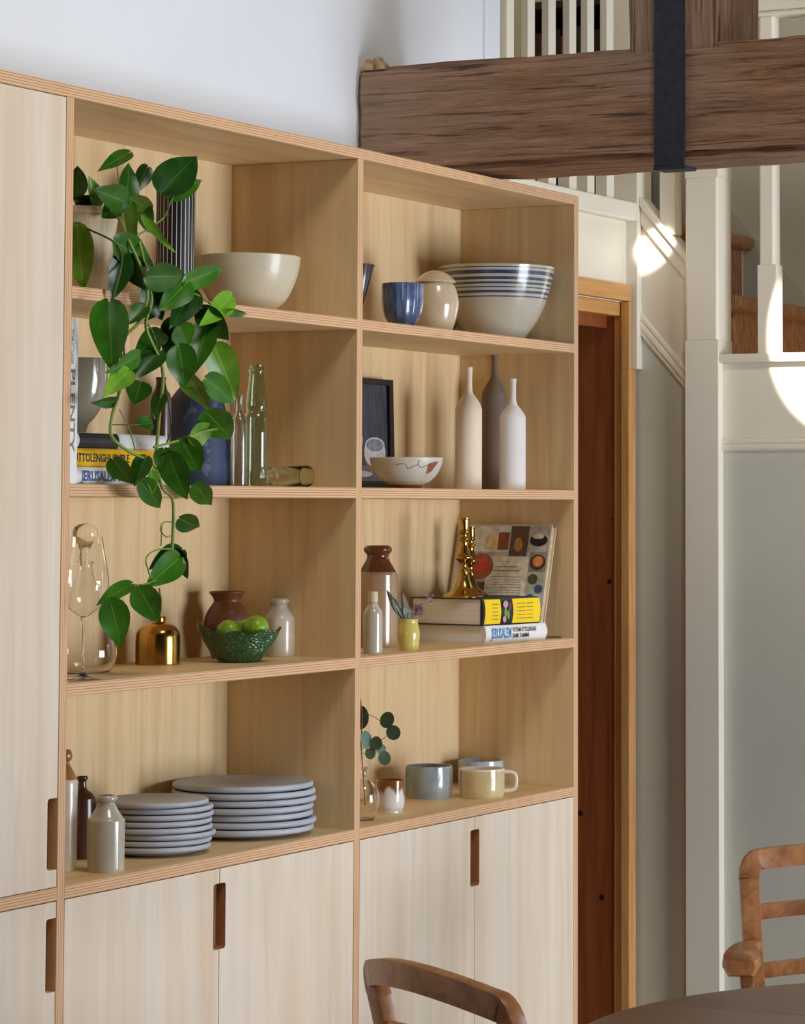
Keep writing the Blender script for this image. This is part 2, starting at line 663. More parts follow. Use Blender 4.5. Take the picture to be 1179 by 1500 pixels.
mb.box(XB - 0.012, XB - 0.003, -0.472, -0.406, 2.198, 3.6)
mb.build('front_plate', M['iron'], strap, 0.002)
mb = MB()
mb.box(XB - 0.012, XB + 0.046, -0.475, -0.404, 2.191, 2.1985)
mb.build('bottom_plate', M['iron'], strap, 0.002)

# ------------------------------------------------------------------ staircase
stair = thing('staircase', 'cream painted staircase with balusters and brown carpet beyond the shelves', 'staircase', (2.78, 0.1, 0))


def chamfer_post(x0, x1, y0, y1, z0, z1, zc, c, name, mat):
    """square block below zc, chamfered edges above"""
    m = MB()
    m.box(x0, x1, y0, y1, z0, zc)
    pl = []
    for (px, py, a, b) in ((x0, y0, 1, 0), (x1, y0, 0, 0), (x1, y1, 0, 1), (x0, y1, 1, 1)):
        pass
    oct_ = [(x0 + c, y0), (x1 - c, y0), (x1, y0 + c), (x1, y1 - c), (x1 - c, y1), (x0 + c, y1), (x0, y1 - c), (x0, y0 + c)]
    m.prism(oct_, 'z', zc, z1)
    o = m.build(name, mat, stair, 0.0015)
    return o


cp = M['cream_paint']


def newel(x0, x1, y0, y1, z0, za, zb, z1, c):
    """square post with stopped chamfers between za and zb"""
    m = MB()
    m.box(x0, x1, y0, y1, z0, za)
    m.prism([(x0 + c, y0), (x1 - c, y0), (x1, y0 + c), (x1, y1 - c), (x1 - c, y1), (x0 + c, y1), (x0, y1 - c), (x0, y0 + c)], 'z', za, zb)
    m.box(x0, x1, y0, y1, zb, z1)
    return m.build('newel_post', cp, stair, 0.0015)


newel(2.7805, 2.87, 0.2606, 0.345, 1.861, 2.40, 3.0, 3.5, 0.006)
newel(2.78, 2.8695, 0.0376, 0.1285, 0.0, 1.93, 2.338, 3.05, 0.006)
for a, b in ((2.0985, 2.1376), (2.206, 2.246), (2.3165, 2.3575), (2.4307, 2.471), (2.532, 2.5715), (2.643, 2.685)):
    m = MB()
    m.box(a, b, 0.28, 0.312, 2.282, 2.345)
    m.box(a + 0.001, b - 0.001, 0.281, 0.300, 2.345, 3.12)
    m.build('baluster', cp, stair, 0.0015)
m = MB()
m.box(2.083, 2.80, 0.262, 0.335, 2.2365, 2.283)
m.build('bottom_rail', cp, stair, 0.006, segs=3)
m = MB()
m.box(2.083, 2.80, 0.262, 0.335, 3.12, 3.17)
m.build('handrail', cp, stair, 0.006)
# landing balustrade coming towards the room
m = MB()
m.box(2.786, 2.86, -1.4, 0.0375, 1.8715, 1.8935)
m.build('bottom_rail', cp, stair, 0.005, segs=3)
m = MB()
m.box(2.785, 2.863, -1.4, 0.0375, 2.752, 2.81)
m.box(2.797, 2.851, -1.4, 0.0375, 2.738, 2.752)
m.build('handrail', cp, stair, 0.004)
for i in range(9):
    y1 = -0.060 - i * 0.142
    m = MB()
    m.box(2.802, 2.845, y1 - 0.050, y1, 1.8935, 2.115)
    c = 0.006
    x0, x1, y0 = 2.802, 2.845, y1 - 0.050
    yb = y1 - 0.004
    m.prism([(x0 + c, y0 + 0.004), (x1 - c, y0 + 0.004), (x1, y0 + 0.004 + c), (x1, yb - c), (x1 - c, yb), (x0 + c, yb), (x0, yb - c), (x0, y0 + 0.004 + c)], 'z', 2.115, 2.738)
    m.build('baluster', cp, stair, 0.001)
# raking string between the newels
m = MB()
m.prism([(0.2602, 2.230), (0.2602, 2.289), (0.129, 2.137), (0.129, 2.078)], 'x', XS - 0.006, XS + 0.044)
m.prism([(0.2602, 2.277), (0.2602, 2.300), (0.129, 2.148), (0.129, 2.125)], 'x', XS - 0.014, XS + 0.052)
m.build('string_board', cp, stair, 0.003)
m = MB()
m.box(2.802, 2.845, 0.165, 0.208, 2.20, 3.05)
m.build('baluster', cp, stair, 0.002)
m = MB()
m.prism([(0.26, 3.15), (0.26, 3.20), (0.129, 3.05), (0.129, 3.0)], 'x', 2.795, 2.855)
m.build('handrail', cp, stair, 0.003)
# carpeted steps
def step(yn, z, zl, xa=XS + 0.101, xb=3.571):
    m = MB()
    prof = []
    m.box(xa, xb, yn + 0.022, yn + 0.32, z - 0.02, z + 0.003)
    m.box(xa + 0.02, xb - 0.035, yn + 0.022, yn + 0.045, zl, z - 0.02)
    pts = []
    for k in range(9):
        a = -PI / 2 - k * PI / 8
        pts.append((yn + 0.022 + 0.024 * math.cos(a), z - 0.018 + 0.021 * math.sin(a)))
    m.prism(pts, 'x', xa, xb)
    return m.build('step', M['carpet'], stair, smooth=40)


step(0.036, 2.049, 1.834)
step(0.268, 2.262, 2.052)
m = MB()
m.box(XS + 0.101, 3.571, -1.3, 0.30, 1.79, 1.834)
m.build('landing', M['carpet'], stair)
m = MB()
m.box(3.537, 3.571, 0.30, 0.325, 2.052, 2.24)
m.build('riser_edge', cp, stair)

# bookcase up on the landing, seen between the balusters
bc = thing('landing_bookcase', 'dark bookcase on the upper landing behind the balusters', 'bookcase', (3.4, 0.7, 2.236))
dk = plain('dark stained wood', (40, 30, 24), 0.5)
for (x0, x1, y0, y1, z0, z1, nm) in ((3.28, 3.585, 0.585, 0.60, 2.24, 2.915, 'side_panel'), (3.28, 3.585, 0.825, 0.84, 2.24, 2.915, 'side_panel'),
                                     (3.57, 3.585, 0.60, 0.825, 2.24, 2.915, 'back_panel'), (3.28, 3.57, 0.60, 0.825, 2.895, 2.915, 'top'),
                                     (3.28, 3.57, 0.60, 0.825, 2.575, 2.595, 'shelf'), (3.28, 3.57, 0.60, 0.825, 2.24, 2.26, 'base')):
    m = MB()
    m.box(x0, x1, y0, y1, z0, z1)
    m.build(nm, dk, bc)
for zc, zt in ((2.5955, 0.27), (2.2605, 0.28)):
    by = 0.604
    for c, lab, w in (((40, 34, 30), 'black', 0.036), ((170, 130, 40), 'mustard', 0.022), ((44, 58, 46), 'dark green', 0.045),
                      ((110, 62, 38), 'rust red', 0.032), ((36, 32, 38), 'charcoal', 0.046), ((66, 46, 34), 'dark brown', 0.032)):
        h = zt * random.uniform(0.82, 0.98)
        b = thing('book', f"{lab} book on the {'upper' if zc > 2.5 else 'lower'} shelf of the landing bookcase", 'book', (3.31, by, zc), 'books on the landing bookcase')
        m = MB()
        m.box(3.31, 3.49, by, by + w, zc, zc + h)
        m.build('cover', plain('cloth ' + lab, c, 0.7), b, 0.003)
        by += w + 0.0005

# ------------------------------------------------------------------ shelving unit
T = 0.0205
ZC, Z3, Z2, Z1, ZT = 0.900, 1.2247, 1.549, 1.873, 2.2035
X0, X1, X2 = 0.0, 0.945, 1.896
unit = thing('shelving_unit', 'birch plywood wall unit with open shelves over cupboards', 'shelving unit', (0.6, 0.15, 0))
EH = {0: 0, 1: 0, 2: 1, 3: 1, 4: 1, 5: 1}
XL = -0.66


def ply(name, x0, x1, y0, y1, z0, z1, kind):
    m = MB()
    if kind == 'h':
        m.box(x0, x1, y0, y1, z0, z1, 0, {2: 1, 3: 1, 4: 1, 5: 1})
        return m.build(name, [M['birch_h'], M['edge_h']], unit, 0.0008, segs=1)
    if kind == 'v':
        m.box(x0, x1, y0, y1, z0, z1, 0, {0: 1, 1: 1, 2: 1, 3: 1})
        return m.build(name, [M['birch_v'], M['edge_v']], unit, 0.0008, segs=1)
    m.box(x0, x1, y0, y1, z0, z1)
    return m.build(name, M['birch_v'], unit)


h = T / 2
ply('top_panel', XL, X2 + h, 0, D, ZT - T, ZT, 'h')
for x in (XL + h, X0, X1, X2):
    ply('upright', x - h, x + h, 0.0002, D - 0.0005, 0.0, ZT - T - 0.0002, 'v')
for xa, xb in ((X0, X1), (X1, X2)):
    ply('back_panel', xa + h + 0.0002, xb - h - 0.0002, D - 0.008, D - 0.0005, 0.1, ZT - T - 0.0002, 'b')
    for z in (ZC, Z3, Z2, Z1):
        ply('counter' if z == ZC else 'shelf', xa + h + 0.0002, xb - h - 0.0002, 0.0, D - 0.0082, z - T, z, 'h')
    ply('base_panel', xa + h + 0.0002, xb - h - 0.0002, 0.03, D - 0.0082, 0.08, 0.1, 'h')
ply('divider_rail', XL + T, X0 - h - 0.0002, 0.0, D - 0.0082, ZC - T, ZC, 'h')
ply('back_panel', XL + T, X0 - h - 0.0002, D - 0.008, D - 0.0005, 0.1, ZT - T - 0.0002, 'b')


def cup_door(x0, x1, z0, z1, side, na, nb, w):
    """cupboard door with a rounded finger notch cut into one edge; side 1 = notch on the x1 edge"""
    e = x1 if side > 0 else x0
    s = -side
    r = 0.006
    arc = []
    def cnr(cx, cz, a0):
        return [(cx + r * math.cos(a0 + k * PI / 8), cz + r * math.sin(a0 + k * PI / 8)) for k in range(5)]
    notch = [(e, na)]
    inner = e + s * w
    if side > 0:
        notch += [(inner + r - r * math.sin(k * PI / 8), na + r - r * math.cos(k * PI / 8)) for k in range(5)]
        notch += [(inner + r - r * math.cos(k * PI / 8), nb - r + r * math.sin(k * PI / 8)) for k in range(5)]
    else:
        notch += [(inner - r + r * math.sin(k * PI / 8), na + r - r * math.cos(k * PI / 8)) for k in range(5)]
        notch += [(inner - r + r * math.cos(k * PI / 8), nb - r + r * math.sin(k * PI / 8)) for k in range(5)]
    notch += [(e, nb)]
    o_ = x0 if side > 0 else x1
    poly = [(o_, z0), (e, z0)] + notch + [(e, z1), (o_, z1)]
    m = MB()
    m.prism(poly, 'y', 0.0012, 0.0192, 0, 1)
    d = m.build('door', [M['birch_door'], M['edge_v']], unit)
    rc = MB()
    xa, xb = sorted((e, inner + s * 0.012))
    rc.box(xa, xb, 0.0194, 0.024, na - 0.015, nb + 0.015)
    rc.build('handle_recess', M['carcass'], d)
    return d


g = 0.0016
cup_door(XL + T + g, X0 - h - g, ZC + g, ZT - T - g, 1, 0.929, 1.0435, 0.026)
cup_door(XL + T + g, X0 - h - g, 0.105, ZC - T - g, 1, 0.735, 0.852, 0.026)
for xa, xb, na, nb in ((X0, X1, 0.7375, 0.852), (X1, X2, 0.7375, 0.852)):
    xm = (xa + xb) / 2 - (0.003 if xa < 0.5 else -0.004)
    cup_door(xa + h + g, xm - g * 0.6, 0.105, ZC - T - g, 1, na, nb, 0.019)
    cup_door(xm + g * 0.6, xb - h - g, 0.105, ZC - T - g, -1, na, nb, 0.019)
m = MB()
m.box(XL + T, X2 - h, 0.05, 0.065, 0.0, 0.0799)
m.build('plinth', M['carcass'], unit)


# ------------------------------------------------------------------ vessels
def catmull(pts, n=6):
    out = []
    P = [pts[0]] + list(pts) + [pts[-1]]
    for i in range(1, len(P) - 2):
        p0, p1, p2, p3 = P[i - 1], P[i], P[i + 1], P[i + 2]
        for k in range(n):
            t = k / n
            out.append(tuple(0.5 * ((2 * p1[j]) + (-p0[j] + p2[j]) * t + (2 * p0[j] - 5 * p1[j] + 4 * p2[j] - p3[j]) * t * t + (-p0[j] + 3 * p1[j] - 3 * p2[j] + p3[j]) * t ** 3) for j in (0, 1)))
    out.append(tuple(pts[-1]))
    return out


def vessel(name, label, cat, u, Y, z, prof, mats, wall=None, bands=None, smooth_n=5, group=None, seg=56, part='body', inner_to=None, angle=50, dx=None, fn=None):
    """turned vessel. prof: (radius, image row) pairs from the base row 'B' to the rim; wall: thickness when hollow.
    bands: [(row_top, row_bottom, material index)]"""
    p, vb, k = stand(u, Y, z)
    pr = [(r, (vb if v == 'B' else v)) for r, v in prof]
    pr = catmull(pr, smooth_n) if smooth_n > 1 else pr
    pm = [(max(r, 0) / k, (vb - v) / k) for r, v in pr]
    full = [(0, 0)] + pm
    mi = [0]
    for i in range(len(pr) - 1):
        vm = (pr[i][1] + pr[i + 1][1]) / 2
        idx = 0
        for b in bands or []:
            if b[0] <= vm <= b[1]:
                idx = b[2]
        mi.append(idx)
    if wall:
        w = wall / k
        top = pm[-1]
        inner = [(max(r - w, 0), max(zz, w)) for r, zz in reversed(pm)]
        full.append((max(top[0] - w * 0.5, 0), top[1] + w * 0.35))
        mi.append(mi[-1])
        for q in inner:
            full.append(q)
            mi.append(bands[0][2] if (bands and bands[0][2] == 99) else mi[-1])
        full.append((0, w))
        mi.append(0)
    else:
        full.append((0, pm[-1][1]))
        mi.append(mi[-1])
    t = thing(name, label, cat, p, group)
    m = MB()
    m.lathe([(r, zz + p.z) for r, zz in full], p.x, p.y, seg, mi)
    if fn:
        for i, q in enumerate(m.v):
            m.v[i] = fn(q, p)
    b = m.build(part, mats, t, smooth=angle)
    return t, p, vb, k


def copy_thing(o, loc, label=None):
    c = o.copy()
    COL.objects.link(c)
    c.location = loc
    if label:
        c['label'] = label
    for ch in o.children:
        d = ch.copy()
        COL.objects.link(d)
        d.parent = c
        for g_ in ch.children:
            e = g_.copy()
            COL.objects.link(e)
            e.parent = d
    return c


stone = plain('cream stoneware glaze', (206, 196, 178), 0.25, var=0.05, vscale=12, coat=0.5)
stone2 = plain('grey stoneware glaze', (178, 172, 156), 0.22, var=0.05, vscale=12, coat=0.6)
brown_gl = plain('treacle brown glaze', (92, 46, 22), 0.16, var=0.15, vscale=10, coat=0.6)
dk_brown = plain('dark brown salt glaze', (70, 40, 26), 0.3, var=0.2, vscale=12, coat=0.4)
ochre = plain('ochre brown glaze', (150, 98, 44), 0.3, var=0.12, vscale=14, coat=0.4)
clear = glass('clear glass')
green_gl = glass('pale green glass', (222, 240, 226))
pale_gl = glass('faint green glass', (244, 250, 246))
smoke_gl = glass('frosted clear glass', (236, 240, 240), 0.08)

# --- counter, first bay
vessel('stoneware_bottle', 'tall cream stoneware bottle with ochre shoulder against the upright', 'bottle', 92, 0.12, ZC,
       [(15, 'B'), (18.5, 'B'), (19.5, 1262), (20, 1240), (20.3, 1160), (20, 1146), (17, 1138), (12, 1128), (8, 1121), (7.5, 1117), (11, 1113), (11.5, 1106), (9, 1100.5)],
       [stone, ochre], wall=3, bands=[(1000, 1143, 1)])
vessel('brown_bottle', 'dark brown glazed bottle between the two pale stoneware bottles', 'bottle', 119, 0.2, ZC,
       [(17, 'B'), (19, 'B'), (20, 1255), (20, 1180), (18.5, 1168), (13, 1161), (7.5, 1157), (6, 1150), (6, 1145), (8, 1142.5), (8.5, 1139)],
       [dk_brown], wall=2.5)
vessel('stoneware_jar', 'squat grey stoneware bottle in front of the stacked plates', 'bottle', 154.8, 0.055, ZC,
       [(24, 'B'), (26.5, 'B'), (27.2, 1262), (27.3, 1210), (26.8, 1201), (23, 1196), (17, 1187), (13, 1179), (12.5, 1176), (15.5, 1173), (16, 1169), (14.5, 1166.5)],
       [stone2], wall=3)

plate_m = speckled('blue grey stoneware', (176, 180, 190), (104, 106, 116), 380, 0.66, 0.45)


def plate_mesh(R, pitch):
    rt = [(0, 0), (0.60 * R, 0), (0.67 * R, 0.001), (0.93 * R, 0.0085), (0.985 * R, 0.0105), (R, 0.0135), (0.992 * R, pitch + 0.0052), (0.97 * R, pitch + 0.0072),
          (0.945 * R, pitch + 0.0066), (0.86 * R, pitch + 0.0034), (0.70 * R, pitch + 0.0006), (0.0, pitch)]
    return rt


def plate_stack(u, Y, R, n, pitch, big):
    p, vb, k = stand(u, Y, ZC)
    first = None
    for i in range(n):
        pos = 'bottom' if i == 0 else 'top' if i == n - 1 else None
        nth = ['', 'second', 'third', 'fourth', 'fifth', 'sixth', 'seventh', 'eighth'][i]
        kind = 'large' if big else 'small'
        where = 'the wider stack' if big else 'the smaller stack'
        lab = f"blue grey {kind} plate, {pos + ' of ' if pos else nth + ' from the bottom of '}{where}"
        jx, jy = random.uniform(-0.004, 0.004), random.uniform(-0.003, 0.003)
        loc = (p.x + jx, p.y + jy, ZC + i * pitch)
        if first is None:
            o = thing('dinner_plate' if big else 'side_plate', lab, 'plate', loc, 'large plates in the wider stack' if big else 'small plates in the narrower stack')
            m = MB()
            m.lathe([(r, z + ZC) for r, z in plate_mesh(R, pitch)], loc[0], loc[1], 72)
            m.build('dish', plate_m, o, smooth=60)
            first = o
        else:
            o = copy_thing(first, loc, lab)
        s = random.uniform(0.985, 1.012)
        o.scale = (s, s, 1)
        if i == n - 1 and not big:
            o.location.x -= 0.009
            o.scale = (0.96, 0.96, 1)
        o.rotation_euler = (0, 0, random.uniform(0, 6))


plate_stack(228, 0.128, 0.1005, 8, 0.0112, False)
plate_stack(356, 0.148, 0.1335, 7, 0.0132, True)

# --- third shelf, first bay
p, vb, k = stand(122, 0.165, Z3)
dec = thing('decanter', 'clear glass decanter with ball stopper behind the wine glass', 'decanter', p)
def glass_lathe(parent, nm, u, prof, wall, mat, p, vb, k, seg=48):
    pr = catmull([(r, vb if v == 'B' else v) for r, v in prof], 5)
    pm = [(r / k, p.z + (vb - v) / k) for r, v in pr]
    full = [(0, pm[0][1])] + pm
    if wall:
        w = wall / k
        full += [(max(r - w, 0.0), max(z, pm[0][1] + w)) for r, z in reversed(pm)] + [(0, pm[0][1] + w)]
    else:
        full += [(0, pm[-1][1])]
    m = MB()
    m.lathe(full, p.x, p.y, seg)
    return m.build(nm, mat, parent, smooth=60)


glass_lathe(dec, 'bottle', 122, [(24, 'B'), (36, 'B'), (46, 970), (48.5, 955), (44, 930), (33, 900), (24, 872), (16, 848), (13, 836), (12.5, 828), (14.5, 823)], 1.6, clear, p, vb, k)
glass_lathe(dec, 'stopper', 122, [(7, 830), (8, 821), (9, 816), (8, 810), (10, 801), (16, 793), (19, 785), (18, 776), (12, 770), (2, 767)], None, clear, p, vb, k)
p, vb, k = stand(121, 0.055, Z3)
wg = thing('wine_glass', 'tulip shaped clear wine glass standing in front of the decanter', 'wine glass', p)
glass_lathe(wg, 'foot', 121, [(26, 'B'), (27, vb - 1), (14, vb - 3.5), (4, vb - 8), (2.4, vb - 20), (2.2, 930), (2.6, 915), (5, 905)], None, clear, p, vb, k)
glass_lathe(wg, 'bowl', 121, [(3, 904.8), (10, 901), (24, 890), (34, 874), (37, 856), (34, 830), (29, 803), (27, 787)], 1.0, clear, p, vb, k)

brass = plain('aged polished brass', (186, 144, 76), 0.2, 1.0, 0.12, 14)
t, p, vb, k = vessel('brass_bud_vase', 'domed brass bud vase below the trailing pothos', 'vase', 231, 0.205, Z3,
                     [(31, 'B'), (32.5, 'B'), (32.5, 965), (32.5, 940), (31, 927), (25, 918), (16, 913), (11, 911.5), (11, 906), (11.5, 904)],
                     [brass], wall=1.5)
st = thing('dried_twig', 'thin bare twig standing in the domed brass vase', 'twig', p + Vector((0, 0, 0.01)))
m = MB()
q = [p + Vector((0, 0, 0.003)), p + Vector((0.003, 0, (vb - 905) / k)), p + Vector((0.006, -0.002, (vb - 880) / k)), p + Vector((0.002, 0, (vb - 862) / k))]
m.tube(q, 0.0016, 6)
m.build('stem', plain('pale dry stem', (120, 92, 62), 0.7), st)

terr = plain('brown earthenware', (104, 58, 30), 0.42, var=0.12, vscale=18, coat=0.15)
vessel('earthenware_pot', 'brown earthenware pot with flared lip behind the green leaf bowl', 'pot', 332, 0.215, Z3,
       [(19, 'B'), (21, 'B'), (28, 945), (33, 922), (33.5, 911), (29, 896), (21, 884), (19.5, 880), (22, 874), (26, 869), (26.5, 867.5)], [terr], wall=3)
vessel('stoneware_bottle', 'small cream stoneware bottle beside the bowl of limes', 'bottle', 408.7, 0.165, Z3,
       [(20, 'B'), (22.5, 'B'), (23.5, 955), (23.5, 912), (21, 902), (15, 894), (12, 889), (12, 886), (14.5, 883), (14.8, 879), (13, 877)], [stone], wall=3)


def mk_leafbowl():
    m, nt, bs = new_mat('green majolica glaze')
    vo = N(nt, 'ShaderNodeTexVoronoi', feature='DISTANCE_TO_EDGE')
    vo.inputs['Scale'].default_value = 120
    f = noise_tex(nt, coords(nt), 30, 3, dist=1.0)
    nt.links.new(coords(nt, (1, 1, 1.9)), vo.inputs['Vector'])
    col = ramp(nt, vo.outputs['Distance'], [(0.0, lin((20, 52, 26))), (0.10, lin((34, 80, 40))), (0.4, lin((66, 116, 64)))])
    nt.links.new(col, bs.inputs['Base Color'])
    bs.inputs['Roughness'].default_value = 0.22
    bs.inputs['Coat Weight'].default_value = 0.4
    bump(nt, bs, vo.outputs['Distance'], 0.55, 0.006)
    return m


green_bowl = mk_leafbowl()
p, vb, k = stand(350, 0.115, Z3)
lb = thing('leaf_bowl', 'green glazed leaf patterned bowl holding limes', 'bowl', p)
m = MB()
bowl_h = (vb - 925) / k
seg = 64
prof_b = [(0.0, 0.0), (27, 0.0), (29, 0.02), (34, 0.12), (44, 0.40), (52, 0.70), (57, 0.95), (58.5, 1.0), (56.5, 1.0), (50, 0.72), (40, 0.40), (26, 0.14), (0.0, 0.12)]
m.lathe([(r / k, hh * bowl_h + p.z) for r, hh in prof_b], p.x, p.y, seg)
for i, q in enumerate(m.v):
    d = q - p
    hh = max(0, d.z / bowl_h)
    # leaf outline: two pulled tips along the picture's width, wavy rim
    a = math.atan2(d.dot(FWD), d.dot(RGT))
    pull = 1 + 0.07 * hh * (abs(math.cos(a)) ** 8) * (1 if math.cos(a) < 0 else 0.8)
    dep = 0.80
    wave = 0.0035 * hh ** 3 * math.sin(a * 7) + 0.011 * hh ** 3 * abs(math.cos(a)) ** 6 * (1.15 if math.cos(a) < 0 else 0.5)
    rgt, fw = RGT * d.dot(RGT) * pull, Vector((FWD.x, FWD.y, 0)).normalized() * d.dot(FWD) * dep
    m.v[i] = p + Vector((rgt.x + fw.x, rgt.y + fw.y, d.z + wave))
m.build('body', green_bowl, lb, smooth=60)
lime_m = speckled('lime peel', (118, 156, 30), (146, 178, 62), 160, 0.55, 0.35)
for (du, dv, r, lab) in ((-14, 925, 17.5, 'half hidden lime at the front of the green bowl'), (8, 924, 16.5, 'middle lime nestled in the green bowl'),
                         (25, 920, 19, 'largest lime, on the bottle side of the green bowl')):
    rr = r / k
    ctr = p + RGT * (du / k) + Vector((0, 0, (vb - dv) / k)) + Vector((FWD.x, FWD.y, 0)) * (0.012 if du == 8 else -0.008)
    o = thing('lime', lab, 'lime', ctr, 'limes in the green bowl')
    mm = MB()
    pr = [(0, -rr * 1.02), (rr * 0.12, -rr * 1.06)] + [(rr * math.sin(a), -rr * math.cos(a)) for a in [PI * t_ / 14 for t_ in range(1, 14)]] + [(rr * 0.1, rr * 1.07), (0, rr * 1.09)]
    mm.lathe([(a, ctr.z + b) for a, b in pr], ctr.x, ctr.y, 32)
    ax = Matrix.Translation(ctr) @ Matrix.Rotation(1.2, 4, RGT.cross(Vector((0, 0, 1)))) @ Matrix.Translation(-ctr)
    mm.v = [ax @ q for q in mm.v]
    mm.build('fruit', lime_m, o, smooth=80)

# --- second shelf, first bay: books, bowl, jar, bottles
paper = wood('page edges', (232, 230, 230), (250, 250, 250), (1, 1, 60), 0.8, nscale=4)
white_c = plain('white book cloth', (228, 228, 230), 0.5, var=0.02)
yellow_c = plain('yellow book cloth', (240, 186, 10), 0.45, var=0.03)
ink_blue = plain('blue print', (48, 92, 150), 0.5)
ink_blk = plain('black print', (38, 34, 36), 0.5)
ink_grey = plain('grey print', (118, 112, 108), 0.5)


def book_box(label, loc, W, Dp, H, ang, cover, name='book', t=0.003, group=None):
    """lying book: spine on local -y, length W along x, depth Dp, thickness H"""
    o = thing(name, label, 'book', loc, group)
    R = Matrix.Translation(Vector(loc)) @ Matrix.Rotation(ang, 4, 'Z')
    m = MB()
    m.box(0, W, 0.004, Dp, 0, t, M4=R)
    m.box(0, W, 0.004, Dp, H - t, H, M4=R)
    # rounded spine
    sp = [(0.004, 0), (0.001, H * 0.12), (-0.0015, H * 0.35), (-0.002, H * 0.5), (-0.0015, H * 0.65), (0.001, H * 0.88), (0.004, H), (0.007, H), (0.007, 0)]
    mm = MB()
    mm.prism(sp, 'x', 0, W)
    m.add([R @ v for v in mm.v], mm.f)
    m.build('cover', cover, o)
    pg = MB()
    pg.box(0.004, W - 0.004, 0.0075, Dp - 0.005, t + 0.0002, H - t - 0.0002, M4=R)
    pg.build('pages', paper, o)
    return o, R


def title(o, R, items):
    for txt, x, z, hgt, w, mat in items:
        m = MB()
        add_text(m, txt, R @ Vector((x, -0.0023, z)), (R.to_3x3() @ Vector((1, 0, 0))), (0, 0, 1), hgt, w, 0)
        m.build('title', mat, o)


# upright white book
px0 = 0.0112
bk = thing('book', 'slim white cookbook standing upright with PLENTY down its spine', 'book', (px0, 0.012, Z2))
m = MB()
m.box(px0, px0 + 0.003, 0.012, 0.215, Z2, Z2 + 0.272)
m.box(px0 + 0.0285, px0 + 0.0315, 0.012, 0.215, Z2, Z2 + 0.272)
m.box(px0, px0 + 0.0315, 0.010, 0.0135, Z2, Z2 + 0.272)
m.build('cover', white_c, bk, 0.0008)
m = MB()
m.box(px0 + 0.0032, px0 + 0.0283, 0.014, 0.210, Z2 + 0.003, Z2 + 0.268)
m.build('pages', paper, bk)
m = MB()
zz = Z2 + 0.188
add_text(m, 'PLENTY', (px0 + 0.010, 0.0096, zz), (0, 0, -1), (1, 0, 0), 0.014, 0.137)
m.build('title', ink_grey, bk)
m = MB()
add_text(m, 'YOTAM OTTOLENGHI', (px0 + 0.012, 0.0096, Z2 + 0.255), (0, 0, -1), (1, 0, 0), 0.007, 0.058)
m.build('title', ink_grey, bk)

bx0 = px0 + 0.0335
o, R = book_box('white spined cookbook lettered in blue, bottom of the stack behind the pothos', (bx0, 0.02, Z2), 0.29, 0.205, 0.0285, 0, white_c)
title(o, R, [('JERUSALEM', 0.022, 0.0055, 0.0175, 0.098, ink_blue), ('YOTAM OTTOLENGHI', 0.126, 0.0150, 0.0075, 0.085, ink_blk), ('SAMI TAMIMI', 0.126, 0.0055, 0.0075, 0.062, ink_blk)])
o, R = book_box('yellow cookbook with black spine lettering in the middle of the stack', (bx0, 0.022, Z2 + 0.0288), 0.275, 0.20, 0.0305, 0, yellow_c)
title(o, R, [('OTTOLENGHI SIMPLE', -0.012 + 0.014, 0.009, 0.0135, 0.160, ink_blk)])
o, R = book_box('white book with a broad black spine band on top of the yellow one', (bx0, 0.024, Z2 + 0.0596), 0.285, 0.195, 0.026, 0, white_c)
m = MB()
sp = [(0.0035, 0.0003), (0.0005, 0.003), (-0.0020, 0.009), (-0.0025, 0.013), (-0.0020, 0.017), (0.0005, 0.023), (0.0035, 0.0257)]
mm = MB()
mm.prism(sp + [(0.0045, 0.0257), (0.0045, 0.0003)], 'x', 0.022, 0.135)
m.add([R @ v for v in mm.v], mm.f)
part_label(m.build('spine_band', ink_blk, o), 'broad black band')
gb = plain('silvery grey glaze', (160, 152, 134), 0.16, var=0.05, vscale=8, coat=0.7)
t, p, vb, k = vessel('grey_bowl', 'glossy grey tapered bowl resting on the stacked books', 'bowl', 116, 0.135, Z2 + 0.0858,
                     [(7, 'B'), (9, 'B'), (13, 622), (22, 612), (32, 594), (38, 572), (40.5, 548), (41, 526)], [gb], wall=2.5)

vessel('brown_bottle', 'dark brown bottle half hidden behind the trailing pothos leaves', 'bottle', 234, 0.13, Z2,
       [(14, 'B'), (15.5, 'B'), (16, 700), (16, 598), (15.6, 592), (15.2, 590), (15.6, 588), (14, 578), (9, 570), (7, 560), (8, 553)], [dk_brown], wall=2)
blue_cloth = speckled('worn dark blue', (44, 58, 92), (86, 96, 122), 40, 0.60, 0.6, 0.15)
blue_lid = speckled('blue grey lid', (64, 68, 92), (120, 122, 140), 90, 0.6, 0.6, 0.1)
t, p, vb, k = vessel('blue_jar', 'dark blue lidded jar behind the pothos beside the clear bottles', 'jar', 287, 0.175, Z2,
                     [(48, 'B'), (49.5, 'B'), (49, 690), (46.5, 634), (42, 600), (40, 591), (39, 589), (37, 583), (28, 571), (18, 562), (6, 558)], [blue_cloth, blue_lid], bands=[(500, 590, 1)])
vessel('clear_bottle', 'clear textured glass bottle with slim neck beside the green glass bottle', 'bottle', 348.5, 0.10, Z2,
       [(12.5, 'B'), (14, 'B'), (14.3, 695), (14.3, 630), (13, 616), (9, 608), (7, 602), (6.5, 590), (7.5, 584), (7.5, 579)], [smoke_gl], wall=1.8)
vessel('green_bottle', 'tall pale green glass bottle with pinched neck', 'bottle', 374.5, 0.15, Z2,
       [(16, 'B'), (17.8, 'B'), (18, 700), (18, 620), (17, 609), (14.5, 603), (15.5, 597), (15, 585), (12.5, 560), (10.8, 548), (11.8, 546), (11.8, 541), (10.8, 539), (10.8, 535)], [green_gl], wall=2.2)
